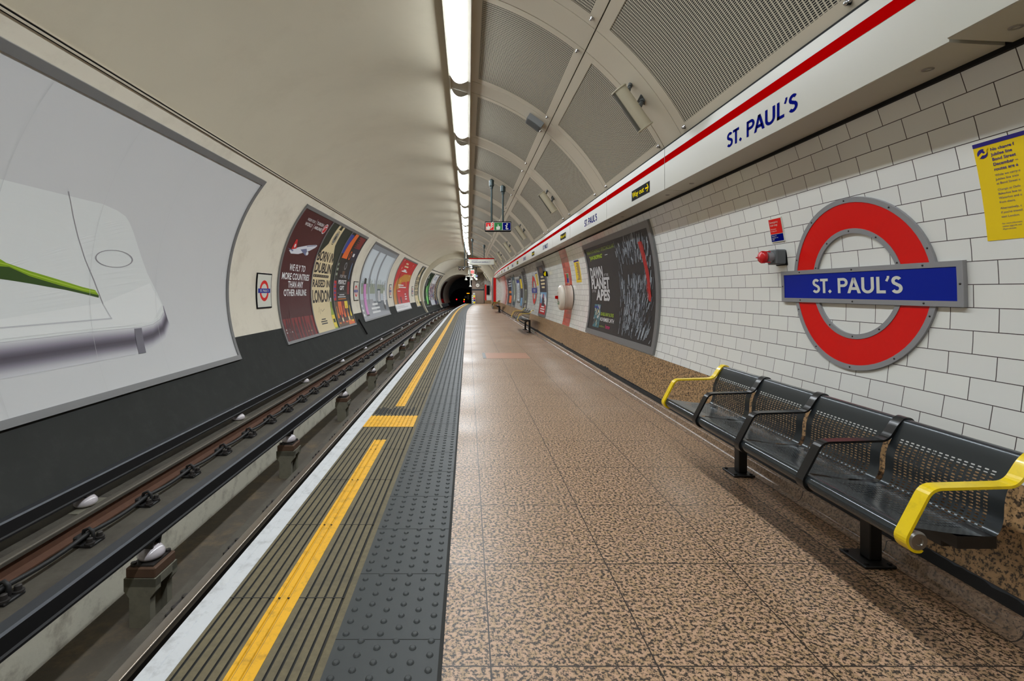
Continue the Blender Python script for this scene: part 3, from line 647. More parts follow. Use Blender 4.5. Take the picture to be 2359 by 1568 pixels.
def hand(mb, f, u, v, k, d, m):                                   # a fist with one finger pressing a button
    mb.poly(f, [(u+a*k, v+b*k) for a, b in ((-.30, -.50), (.22, -.50), (.34, -.28), (.34, .05), (.24, .12), (.06, .06), (.06, .30), (-.10, .30), (-.10, .0), (-.30, .04), (-.36, -.15))], d, m)
    for a in (-.02,): mb.disc(f, u+a*k, v+.40*k, .07*k, .06*k, d, m, 12)
def hang_pole(t, x, s, z0, zt):
    top = zt
    mb = MB(); mb.cyl((x, s, z0), (x, s, top-.14), .024, 0, 12); mb.build('pole', 'pole_green', t)
    mb = MB(); mb.lathe((x, s, top-.24), (0, 0, 1), [(0, 0), (.036, 0), (.04, .05), (.062, .07), (.062, .21), (0, .26)], 0, 14, False); mb.build('pole_socket', 'pole_green', t)
def help_sign(s, x, z, wd, ht, label, poles, tops):
    t = thing('hanging_sign', label, 'sign', s, x, z)
    mb = MB(); mb.rbox(x-wd/2, x+wd/2, s-.06, s+.06, z-ht/2, z+ht/2, .012); mb.build('sign_case', 'sign_black', t)
    f = lambda u, v, d: (u, s-.062-d, v); a = wd*.955/2; b = ht*.80/2
    mb = MB(); mb.rect(f, x-a, x+a, z-b, z+b, .0, 0); c = a*2/3; e = .007
    for k, m in ((0, 1), (1, 2), (2, 3)): mb.rect(f, x-a+c*k+e, x-a+c*(k+1)-e, z-b+e, z+b-e, .0015, m)
    hand(mb, f, x-a+c*.32, z-.01, b*1.45, .003, 0); hand(mb, f, x-a+c*1.5, z-.01, b*1.45, .003, 0)
    for q in range(3):
        y = z-b*.55+q*b*.5; mb.poly(f, [(x-a+c*.60, y-.012), (x-a+c*.74, y+.022), (x-a+c*.90, y+.055), (x-a+c*.90, y+.075), (x-a+c*.70, y+.05), (x-a+c*.60, y+.018)], .003, 0)
    xi = x-a+c*2.5; mb.disc(f, xi+.012, z+b*.58, .020*wd/.65, .020*wd/.65, .003, 0, 12)
    mb.stroke(f, [(xi-.035, z+b*.16), (xi+.008, z+b*.2), (xi-.014, z-b*.55), (xi+.005, z-b*.68), (xi+.04, z-b*.52)], .028*wd/.65, .003, 0); mb.build('sign_face', ['sign_white', 'sign_red', 'sign_green', 'text_blue'], t)
    for px, tp in zip(poles, tops): hang_pole(t, px, s, z+ht/2, tp)
help_sign(12.0, .752, H+1.615, .655, .245, 'black boxed sign with red, green and blue squares hung on two poles', (.59, .875), (H+2.80, H+2.66))
s = 26.9; t = thing('hanging_sign', 'long white sign with red top edge naming the westbound platform', 'sign', s, .765, H+1.68)
mb = MB(); x0, x1, z0, z1 = .065, 1.46, H+1.485, H+1.86; mb.rbox(x0, x1, s-.05, s+.05, z0, z1, .01); mb.build('sign_case', 'sign_white', t)
f = lambda u, v, d: (u, s-.052-d, v); mb = MB(); mb.rect(f, x0+.003, x1-.003, z1-.062, z1, 0, 0); mb.text(f, 'Central line', x0+.13, z1-.14, .055, .0, 1); mb.text(f, 'Westbound platform 1', x0+.13, z1-.255, .085, .0, 1, bold=.01, width=1.03); mb.build('sign_face', ['line_red', 'text_blue'], t)
for px, tp in ((.245, H+2.97), (.905, H+2.62)): hang_pole(t, px, s, z1, tp)
def offx(s): return 0 if s < S0 else (s-S0)**2/2/RC
s = 40.0; x = .13; t = thing('platform_number_sign', 'small white hanging box with a red number display', 'sign', s, x, H+1.65)
mb = MB(); mb.rbox(x-.17, x+.17, s-.06, s+.06, H+1.45, H+1.81, .01); mb.build('sign_case', 'sign_white', t)
f = lambda u, v, d: (u, s-.062-d, v); mb = MB(); mb.rect(f, x-.12, x+.12, H+1.5, H+1.73, 0, 0); mb.text(f, '41', x, H+1.545, .14, .002, 1, 'C', bold=.03); mb.build('display', ['screen_red', 'sign_white'], t)
mb = MB(); mb.cyl((x, s, H+1.81), (x, s, H+2.9), .02, 0, 10); mb.build('pole', 'pole_green', t)
help_sign(46.0, .16, H+1.47, .55, .22, 'tiny coloured square sign hanging near the clock', (.0, .3), (H+2.45, H+2.4))
# cross bar with two black cameras, white cameras near it
s = 33.0; t = thing('camera_bar', 'dark cross bar under the ceiling carrying two round black cameras', 'cctv camera', s, -.1, H+1.66)
mb = MB(); mb.cyl((-.75, s, H+1.68), (.85, s, H+1.68), .03, 0, 10); mb.cyl((-.1, s, H+1.68), (-.1, s, H+2.98), .03, 0, 10); mb.build('bar', 'post_black', t)
for px in (-.62, -.38):
    mb = MB(); mb.lathe((px, s-.16, H+1.53), (0, 1, 0), [(0, 0), (.06, .0), (.085, .03), (.085, .2), (0, .24)], 0, 14); mb.cyl((px, s, H+1.56), (px, s, H+1.68), .015); mb.build('camera_body', 'sign_black', t)
    mb = MB(); mb.lathe((px, s-.17, H+1.53), (0, 1, 0), [(0, 0), (.05, 0), (.05, .02)], 0, 14); mb.build('lens', 'chrome', t)
def white_cam(s, x, z, label):
    t = thing('cctv_camera', label, 'cctv camera', s, x, z)
    mb = MB(); mb.cyl((x, s, z), (x, s, z+.35), .018); mb.build('mount', 'sign_white', t)
    mb = MB(); mb.lathe((x, s-.15, z), (0, 1, -.1), [(0, 0), (.055, 0), (.06, .04), (.06, .26), (0, .29)], 0, 14); mb.build('camera_body', 'sign_white', t)
    mb = MB(); mb.lathe((x, s-.16, z), (0, 1, -.1), [(0, 0), (.045, 0), (.045, .02)], 0, 14); mb.build('lens', 'sign_black', t)
t = thing('hanging_pole', 'thin dark pole dropping from the ceiling before the white sign', 'pole', 28.2, -.2, H+1.4); mb = MB(); mb.cyl((-.2, 28.2, H+1.38), (-.2, 28.2, H+3.05), .025); mb.build('pole', 'pole_green', t); mb = MB(); mb.rbox(-.25, -.15, 28.15, 28.25, H+1.3, H+1.42, .01); mb.build('pole_end', 'box_grey', t)
white_cam(28.6, -.12, H+1.92, 'white camera beside the left end of the westbound platform sign')
white_cam(40.5, -.22, H+1.42, 'white camera hanging left of the red number display')
s = 44.0; t = thing('camera_mast', 'white T-shaped mast with two drooping white cameras', 'cctv camera', s, -.35, H+1.2)
mb = MB(); mb.cyl((-.62, s, H+1.36), (.0, s, H+1.36), .02); mb.cyl((-.3, s, H+1.36), (-.3, s, H+2.5), .02); mb.build('mast', 'sign_white', t)
for px in (-.58, -.06):
    mb = MB(); mb.lathe((px, s, H+1.36), (0, 0, -1), [(.012, 0), (.015, .12), (.13, .26), (.13, .32), (0, .36)], 0, 12); mb.build('camera_body', 'sign_white', t)
s = 49.5; mb = MB(); t = thing('hanging_lamp_pole', 'long white pole ending in a small dome above the platform edge', 'pole', s, -.45, H+.9)
mb.cyl((-.46, s, H+.62), (-.46, s, H+2.5), .03); mb.build('pole', 'sign_white', t); mb = MB(); mb.lathe((-.46, s, H+.64), (0, 0, -1), [(0, 0), (.06, .02), (.13, .12), (.13, .17), (0, .19)], 0, 14); mb.build('dome', 'sign_white', t)

# ------------------------------------------------------------------ track
zr = -.50
def rail_prof(x, zt, hw=.035, ht=.148, fw=.065): return [(x-fw, zt-ht), (x-fw, zt-ht+.012), (x-.012, zt-ht+.03), (x-.010, zt-.045), (x-hw, zt-.034), (x-hw, zt-.008), (x-hw+.008, zt), (x+hw-.008, zt), (x+hw, zt-.008), (x+hw, zt-.034), (x+.010, zt-.045), (x+.012, zt-ht+.03), (x+fw, zt-ht+.012), (x+fw, zt-ht)]
for x, lab in ((-1.655, 'shiny running rail close under the platform edge'), (-3.15, 'rust-sided running rail on the far side of the track')):
    mb = MB(); p = rail_prof(x, zr); mb.prism(p[:5]+p[9:], SB, 74, 1)
    hd_ = [(x-.036, zr-.034)]+arc(x-.022, zr-.014, .014, .014, 180, 90, 5)+arc(x+.022, zr-.014, .014, .014, 90, 0, 5)+[(x+.036, zr-.034)]; mb.prism(hd_, SB, 74, 0, closed=False, caps=False, smooth=True); tag(mb.build('running_rail', ['rail_dull' if x < -3 else 'rail_steel', 'rust' if x < -3 else 'rail_dark']), lab, 'rail')
zc_ = -.405
for x, lab in ((-2.385, 'dark conductor rail raised on pedestals in the middle of the track'), (-3.50, 'dark conductor rail beside the left wall')):
    mb = MB(); hw = .052 if x > -3 else .045
    mb.prism([(x-hw-.01, zc_-.13), (x-hw-.01, zc_-.115), (x-hw, zc_-.105), (x-hw, zc_-.012), (x-hw+.012, zc_), (x+hw-.012, zc_), (x+hw, zc_-.012), (x+hw, zc_-.105), (x+hw+.01, zc_-.115), (x+hw+.01, zc_-.13)], SB, 74, 0, msel=[1, 1, 1, 0, 0, 0, 1, 1, 1, 1])
    tag(mb.build('conductor_rail', ['conductor_steel', 'conductor_black']), lab, 'rail')
def insulator(s, x, z0, label, group):
    t = thing('insulator', label, 'insulator', s, x, z0, group)
    zt = zc_-.13-z0
    mb = MB(); mb.lathe((x, s, z0), (0, 0, 1), [(0, 0), (.058, 0), (.062, .008), (.083, .012), (.093, .03), (.088, .055), (.066, .082), (.036, .094), (0, .096)], 0, 22); mb.build('porcelain_cap', 'porcelain', t)
    mb = MB(); mb.box(x-.022, x+.022, s-.012, s+.012, z0+.085, z0+zt+.002); mb.prism([(x-.04, z0+.088), (x+.04, z0+.088), (x+.05, z0+zt), (x-.05, z0+zt)], s-.05, s-.035, 0); mb.prism([(x-.04, z0+.088), (x+.04, z0+.088), (x+.05, z0+zt), (x-.05, z0+zt)], s+.035, s+.05, 0); mb.box(x-.05, x+.05, s-.05, s+.05, z0+zt-.012, z0+zt+.001); mb.build('rail_support', 'rail_dark', t)
    return t
zi = zc_-.13-.135
i1 = insulator(4.40, -3.50, zl+.012, 'white insulator under the wall-side rail, first from the near end', 'insulators along the left wall')
n = 2; s = 7.33
while s < 60: dup(i1, s, -3.50, zl+.012, 'white insulator under the wall-side rail, %s from the near end' % nth(n), 'insulators along the left wall'); n += 1; s += 2.98
for k in range(19):
    s = 4.40+2.96*k
    mb = MB(); mb.box(-3.68, -3.30, s-.17, s+.17, zl-.005, zl+.012); o = mb.build('insulator_pad', 'pier_concrete'); tag(o, 'concrete pad holding the wall-side insulator, %s from the near end' % nth(k+1), 'pad', 'insulator pads')
zb = -.70                                                         # top of the timber blocks
i2 = insulator(3.62, -2.385, zb+.012, 'white insulator under the middle rail, first from the near end', 'insulators on the pedestals')
def pedestal(s):
    x = -2.385
    t = thing('pedestal', 'concrete pedestal in the track pit, first from the near end', 'pedestal', s, x, zp, 'pedestals in the track pit')
    sh = zb-.075
    mb = MB(); prof = [(x-.076, zp), (x+.076, zp), (x+.076, sh-.14), (x+.116, sh-.09), (x+.116, sh), (x-.116, sh), (x-.116, sh-.09), (x-.076, sh-.14)]
    mb.prism(prof, s-.13, s-.07, 0); mb.prism(prof, s+.07, s+.13, 0); mb.box(x-.116, x+.116, s-.13, s+.13, sh-.06, sh+.001); mb.box(x-.03, x+.03, s-.08, s+.08, zp, sh-.05); mb.build('concrete_body', 'pier_concrete', t)
    mb = MB(); mb.rbox(x-.108, x+.108, s-.125, s+.125, sh, zb, .008); mb.build('timber_block', 'timber', t)
    mb = MB(); mb.box(x-.085, x+.085, s-.105, s+.105, zb, zb+.012)
    for a, b in ((-.07, -.09), (.07, .09)): mb.lathe((x+a, s+b, zb+.012), (0, 0, 1), [(.02, 0), (.02, .014), (0, .016)], 0, 6, False)
    mb.build('fixing_plate', 'rail_dark', t); return t
p1 = pedestal(3.62); n = 2; s = 6.40
while s < 58:
    dup(i2, s, -2.385, zb+.012, 'white insulator under the middle rail, %s from the near end' % nth(n), 'insulators on the pedestals')
    dup(p1, s, -2.385, zp, 'concrete pedestal in the track pit, %s from the near end' % nth(n), 'pedestals in the track pit'); n += 1; s += 2.78
# cable with its clamps beside the far rail, chairs of the near rail
xc = -2.965
def sag(k): return [(xc+.02*math.sin(j*PI/6)*0, 2.38+.69*k+.69*j/6, -.575-.022*math.sin(PI*j/6)) for j in range(6)]
mb = MB(); pts = [q for k in range(-8, 62) for q in sag(k)]; mb.tube(pts, .017, 0, 8); tag(mb.build('track_cable', 'cable_black'), 'black cable running along the far rail through clamps', 'cable')
def clamp(s):
    t = thing('cable_clamp', 'black iron cable clamp beside the far rail, first from the near end', 'clamp', s, xc, zl, 'cable clamps along the far rail')
    mb = MB(); mb.rbox(xc-.10, xc+.075, s-.075, s+.075, zl, zl+.022, .006); mb.rbox(xc-.085, xc-.035, s-.06, s+.06, zl+.02, zl+.075, .01)
    mb.tube([(xc-.045, s, zl+.06), (xc-.04, s, zl+.1), (xc, s, zl+.118), (xc+.03, s, zl+.095), (xc+.034, s, zl+.05), (xc+.03, s, zl+.02)], .014, 0, 8); mb.build('clamp_body', 'cable_black', t)
    for a, b in ((.045, -.05), (.045, .05)):
        mb = MB(); mb.lathe((xc+a, s+b, zl+.02), (0, 0, 1), [(.034, 0), (.034, .014), (.022, .016), (.02, .045), (.012, .05), (0, .052)], 0, 10, False); mb.build('bolt', 'rail_dark', t)
    return t
c1 = clamp(2.38); n = 2; s = 3.07
while s < 42: dup(c1, s, xc, zl, 'black iron cable clamp beside the far rail, %s from the near end' % nth(n), 'cable clamps along the far rail'); n += 1; s += .69
def chair(s):
    x = -1.634
    t = thing('rail_chair', 'dark iron chair bolted beside the platform-side rail, first from the near end', 'rail chair', s, x, zl, 'rail chairs along the near rail')
    mb = MB(); mb.rbox(x-.20, x+.12, s-.09, s+.09, zl-.001, zl+.02, .006); mb.prism([(x-.12, zl+.015), (x-.045, zl+.015), (x-.035, zl+.075), (x-.07, zl+.09), (x-.10, zl+.06)], s-.06, s+.06, 0); mb.build('chair_body', 'rail_dark', t)
    for b in (-.055, .055):
        mb = MB(); mb.lathe((x-.155, s+b, zl+.018), (0, 0, 1), [(.022, 0), (.022, .03), (.012, .034), (0, .036)], 0, 8, False); mb.build('bolt', 'rail_dark', t)
    return t
c2 = chair(2.30); n = 2; s = 2.99
while s < 26: dup(c2, s, -1.634, zl, 'dark iron chair bolted beside the platform-side rail, %s from the near end' % nth(n), 'rail chairs along the near rail'); n += 1; s += .69
for s, h, lab in ((18.35, .33, 'short dark bar leaning on the lower left wall below the station roundels'),):
    mb = MB(); mb.tube([on_left(s, -1.10, .05), on_left(s+.25, -1.75, .05)], .035, 0, 8); tag(mb.build('steel_bar', 'conductor_black'), lab, 'bar')
# signals in the running tunnel
for px, pz, s, m, r, lab in ((-2.87, -1.0, 60, 'red_light', .075, 'red signal light low on the left inside the running tunnel'), (-1.93, -1.27, 60, 'red_light', .075, 'lower red signal light under an amber one'), (-1.91, -1.02, 60, 'amber_light', .07, 'small amber light above the right red signal')):
    t = thing('signal_light', lab, 'signal', s, px, pz+H)
    mb = MB(); mb.lathe((px, s-.1, pz+H), (0, 1, 0), [(0, 0), (r, .0), (r*.8, -.02), (0, -.03)], 0, 16); mb.build('lens', m, t)
    mb = MB(); mb.lathe((px, s-.095, pz+H), (0, 1, 0), [(0, 0), (r*1.5, 0), (r*1.5, .12), (0, .12)], 0, 16, False); mb.build('housing', 'near_black', t)
s = 58; t = thing('train_describer', 'long thin amber display by the tunnel mouth', 'display', s, -1.25, H-.2)
mb = MB(); mb.rbox(-1.46, -1.04, s-.06, s+.06, H-.30, H-.17, .01); mb.build('display_case', 'near_black', t); mb = MB(); mb.rect(lambda u, v, d: (u, s-.061-d, v), -1.42, -1.09, H-.26, H-.20, 0, 0); mb.build('display', 'amber_light', t)
mb = MB(); mb.rbox(-1.38, -1.12, s-.05, s+.05, H-1.0, H-.40, .01); tag(mb.build('equipment_box', 'pier_concrete'), 'pale upright box below the amber display by the tunnel mouth', 'box')
mb = MB(); mb.rbox(-1.80, -1.52, s+1, s+1.1, H-.82, H-.55, .01); tag(mb.build('equipment_box', 'box_grey'), 'small square grey box above the amber signal', 'box')

# ------------------------------------------------------------------ posters on the left wall
def frame_on(t, f, u0, u1, v0, v1, wl_, wr, wb, wt, d=.035, m='frame_grey'):
    mb = MB(); mb.slab(f, u0, u1, v1-wt, v1, 0, d, 0); mb.slab(f, u0, u1, v0, v0+wb, 0, d, 0)
    if wl_: mb.slab(f, u0, u0+wl_, v0+wb, v1-wt, 0, d, 0)
    if wr: mb.slab(f, u1-wr, u1, v0+wb, v1-wt, 0, d, 0)
    mb.build('frame', m, t)
def bars(mb, f, u0, u1, v0, v1, n, m, d=.002, align='L', seed=1, su=1):     # lines of print too small to read
    r = random.Random(seed); h = abs(v1-v0)/n
    for i in range(n):
        L = (u1-u0)*(.55+.45*r.random()); a = u0 if align == 'L' else (u0+u1-L)/2
        mb.rect(f, a, a+L, v1-h*(i+.75), v1-h*(i+.25), d, m, dv=1)
PT, PB = 2.18, -1.272
DS = .0015
def px_left(px, py):                                              # where a sight line meets the left wall
    dx, dz = (px-1078)/1107, (671-py)/1107; cx, cz, R = CL[0], CL[1]-H, CL[2]-.022
    a = dx*dx+dz*dz; b = -2*(dx*cx+dz*cz); c = cx*cx+cz*cz-R*R; q = (-b+math.sqrt(b*b-4*a*c))/(2*a)
    return q, CL[2]*math.atan2(q*dz-cz, cx-q*dx)
# the big white billboard
sl, sr = 2.55, 8.76
t = thing('billboard', 'huge white billboard of a pale phone with a green blade of grass', 'billboard', (sl+sr)/2, *on_left(0, PB)[::2])
frame_on(t, on_left, sl, sr, PB, PT, .06, .075, .085, .095, .04)
mb = MB(); F_ = lambda u, v, d: on_left(u, v, .022+d)
mb.rect(F_, sl+.05, sr-.06, PB+.07, PT-.08, 0, I('bg'))
def PX(l): return [px_left(*q) for q in l]
top = [(-700, 240), (0, 412), (200, 461), (237, 469.7), (271, 485), (289, 498), (298, 512), (307, 534), (325.5, 591.6), (339, 629), (359.5, 669.6), (374.7, 703.5), (378, 720), (369.6, 735.7), (352.7, 747.5), (325.5, 754.3), (203, 766), (0, 790), (-700, 872)]
lim = lambda l: [(max(q[0], sl+.06), q[1]) for q in PX(l)]
def chain(l, n=6):                                                # more points along a pixel chain so that curves stay on the wall
    o = []
    for a, b in zip(l, l[1:]): o += [(a[0]+(b[0]-a[0])*k/n, a[1]+(b[1]-a[1])*k/n) for k in range(n)]
    return o+[l[-1]]
def band(A, B, m, d):                                             # ribbon between two chains with the same number of points
    a, b = lim(chain(A)), lim(chain(B))
    for k in range(len(a)-1): mb.poly(F_, [a[k], a[k+1], b[k+1], b[k]], d, m)
mb.poly(F_, lim(chain(top, 3)), DS, I('phone'))
A = [(-700, 872), (0, 790), (203, 766), (325.5, 754.3), (352.7, 747.5), (369.6, 735.7), (377, 720), (374.5, 703.5)]
B = [(-700, 1010), (0, 874), (190, 839), (310, 816), (352, 799), (381, 778), (391, 748), (376, 704)]
ts = [k/NS for k in range(NS+1)]
for k in range(NS):
    q = lambda w_: [(a[0]+(b[0]-a[0])*w_, a[1]+(b[1]-a[1])*w_) for a, b in zip(A, B)]
    band(q(ts[k]), q(ts[k+1]), len(INK)+k, DS*2)
def line(l, wpx, m, d=DS*3):
    o = []
    for i, p_ in enumerate(l):
        a, b = l[max(i-1, 0)], l[min(i+1, len(l)-1)]; tx, ty = b[0]-a[0], b[1]-a[1]; q = math.hypot(tx, ty); o.append((p_[0]-ty/q*wpx, p_[1]+tx/q*wpx))
    band(l, o, m, d)
line([(158, 440), (163, 464.6), (169.5, 500), (179.7, 544), (196.7, 598), (217, 645.8), (237.4, 700)], 1.6, I('line'))
line([(237.4, 700), (257.7, 734)], 1.6, I('ltgrey')); line([(257.7, 735), (0, 756.5), (-700, 815)], 3.2, I('ltgrey'))
line(A[:-1], -2.0, I('ltgrey')); line([(-700, 862), (0, 780), (203, 757), (325.5, 746), (350, 739), (364, 729), (372, 716)], 1.5, I('phone_hi'))
band([(-500, 560), (0, 596.6), (13.6, 605), (67.8, 623.8), (135.6, 644), (190, 661), (218.7, 667.9)], [(-500, 600), (0, 613), (20, 614.5), (68, 636), (135.6, 656.5), (190, 671), (227, 680)], I('grass'), DS*2)
band([(-500, 575), (0, 604), (16, 608), (67.8, 629), (135.6, 649), (190, 665), (220, 671)], [(-500, 580), (0, 607), (17, 611), (68, 632), (135.6, 652), (190, 668), (222, 674)], I('grass_hi'), DS*3)
band([(-500, 600), (0, 613), (20, 614.5), (68, 636), (135.6, 656.5), (190, 671), (227, 680)], [(-500, 650), (0, 642.4), (20, 645), (67.8, 652.6), (152.6, 667.9), (195, 677.5), (227, 685.5)], I('grass_dk'), DS*2)
ell = lambda k: [(262+43.5*k*math.cos(a)-3*math.sin(a), 595.6+20*k*math.sin(a)+7*k*math.cos(a)*.6) for a in [2*PI*i/32 for i in range(33)]]
band(ell(1.0), ell(.93), I('line'), DS*3)
band([(308.6, 757), (325.5, 755)], [(319, 815), (335.7, 812)], I('antenna'), DS*4)
mb.poly(F_, lim([(-700, 770), (0, 735), (237, 697), (345, 652), (372, 702), (352, 740), (203, 760), (0, 782), (-700, 860)]), DS*1.5, I('phone_hi'))
for u in (4.35, 5.55, 6.72, 7.85): mb.rect(F_, u, u+.0035, PB+.09, PT-.1, DS*5, I('seam'), dv=.12)
mb.build('sheet', INKM, t)

def poster(label, u0, u1, v0, v1, art, f=on_left, wl_=.05, wr=.05, wb=.07, wt=.09, cat='poster', d=.035, group=None):
    t = thing('poster', label, cat, (u0+u1)/2, *f(0, v0)[::2], group)
    frame_on(t, f, u0, u1, v0, v1, wl_, wr, wb, wt, d)
    mb = MB(); art(mb, lambda u, v, dd=0: f(u, v, .02+dd), u0+wl_*.9, u1-wr*.9, v0+wb*.9, v1-wt*.9); mb.build('sheet', INKM, t); return t
def art_airline(mb, f, a, b, v0, v1):
    mb.rect(f, a, b, v0, v1, 0, I('burgundy')); mb.rect(f, a, b, v0, v0+.55, DS, I('burgundy_red'))
    r = random.Random(3); u = a
    while u < b-.2:
        w_ = .1+.14*r.random(); h = .25+.35*r.random(); mb.poly(f, [(u, v0), (u+w_, v0), (u+w_, v0+h*.7), (u+w_/2, v0+h+.15), (u, v0+h*.7)], DS*2, I('burgundy')); u += w_+.12*r.random()
    for tx, v in (('WE FLY TO', .525), ('MORE COUNTRIES', .30), ('THAN ANY', .10), ('OTHER AIRLINE', -.105)):
        mb.text(f, tx, (a+b)/2-.02, v, .165, DS*2, I('white'), 'C', bold=.02, width={'MORE COUNTRIES': 1.93, 'WE FLY TO': 1.12, 'THAN ANY': 1.06, 'OTHER AIRLINE': 1.6}[tx])
    mb.text(f, 'WIDEN YOUR', a+.5, 1.83, .075, DS*2, I('white'), width=.55); mb.text(f, 'WORLD', a+.5, 1.70, .09, DS*2, I('white'), width=.5); mb.rect(f, a+1.12, a+1.13, 1.62, 1.96, DS*2, I('white'))
    mb.text(f, 'TURKISH', a+1.2, 1.83, .085, DS*2, I('white'), width=.55, bold=.015); mb.text(f, 'AIRLINES', a+1.2, 1.70, .085, DS*2, I('white'), width=.6, bold=.015)
    mb.disc(f, a+1.98, 1.80, .15, .15, DS*2, I('white')); mb.disc(f, a+1.98, 1.80, .125, .125, DS*3, I('red')); mb.stroke(f, arc(a+2.0, 1.72, .1, .15, 60, 170), .035, DS*4, I('white'))
    mb.poly(f, [(a+.25, 1.0), (a+.42, .93), (a+.9, .955), (a+1.6, 1.10), (a+1.95, 1.22), (a+2.06, 1.29), (a+1.96, 1.31), (a+1.4, 1.24), (a+.8, 1.13), (a+.5, 1.06)], DS*2, I('plane'))
    mb.poly(f, [(a+.36, 1.03), (a+.66, 1.08), (a+.55, 1.30), (a+.45, 1.30)], DS*3, I('red')); mb.disc(f, a+.52, 1.14, .05, .05, DS*4, I('white'), 12); mb.poly(f, [(a+.1, 1.05), (a+.5, .99), (a+.5, 1.03)], DS*3, I('plane_dk'))
    mb.poly(f, [(a+.95, 1.08), (a+1.35, 1.14), (a+1.55, .98), (a+1.42, .95)], DS*3, I('plane_dk')); mb.disc(f, a+1.5, 1.02, .09, .05, DS*4, I('white'), 14); mb.disc(f, a+1.22, 1.07, .06, .045, DS*4, I('plane_dk'), 12); mb.stroke(f, [(a+1.3, 1.20), (a+1.95, 1.29)], .02, DS*4, I('plane_dk'))
    bars(mb, f, a+.12, a+.6, v0+.18, v0+.32, 2, I('white')); bars(mb, f, a+1.55, b-.15, v0+.12, v0+.16, 1, I('beige_dk'))
def art_dublin(mb, f, a, b, v0, v1):
    w_ = b-a; mb.rect(f, a, b, v0, v1, 0, I('green_dk')); c = a+w_*.43
    mb.poly(f, [(a, v0), (a+w_*.80, v0), (a+w_*.83, .2), (a+w_*.80, .9), (c+.35, 1.45), (c+.30, v1), (c-.30, v1), (c-.34, 1.45), (a, 1.0)], DS, I('beige'))
    mb.poly(f, [(c-.12, v1), (c+.12, v1), (c+.13, 1.95), (c-.13, 1.95)], DS*2, I('green_dk')); mb.disc(f, c, 1.68, .17, .23, DS*2, I('green_dk'), r0=.9); mb.disc(f, c, 1.68, .13, .18, DS*2, I('grey'), r0=.55); mb.disc(f, c, 1.68, .06, .09, DS*2, I('green_dk'))
    for tx, v, h, wd in (('BORN IN', .915, .29, .72), ('DUBLIN', .565, .29, .76), ('RAISED IN', .140, .215, .78), ('LONDON', -.31, .36, .80)): mb.text(f, tx, a+.08, v, h, DS*2, I('charcoal'), width=w_*wd, bold=.035)
    mb.rect(f, a+.08, a+w_*.72, .42, .50, DS*2, I('charcoal'))
    for k in range(7): mb.disc(f, a+.2+k*w_*.092, .46, .025, .025, DS*3, I('beige'), 5)
    mb.stroke(f, [(a+.5, -.62), (a+.6, -.45), (a+.62, -.68), (a+.75, -.52), (a+.85, -.60), (a+1.1, -.53)], .012, DS*2, I('charcoal')); bars(mb, f, a+.5, a+1.15, -1.0, -.80, 3, I('charcoal'), align='C')
    q = a+w_*.86; mb.poly(f, [(q-.17, v0), (q+.17, v0), (q+.17, -.72), (q+.06, -.50), (q+.06, -.20), (q-.06, -.20), (q-.06, -.50), (q-.17, -.72)], DS*2, I('bottle_green')); mb.rect(f, q-.16, q+.16, v0+.05, -.75, DS*3, I('yellow')); mb.rect(f, q-.1, q+.1, -1.0, -.88, DS*4, I('green_dk')); mb.rect(f, q-.05, q+.05, -.32, -.2, DS*3, I('white'))
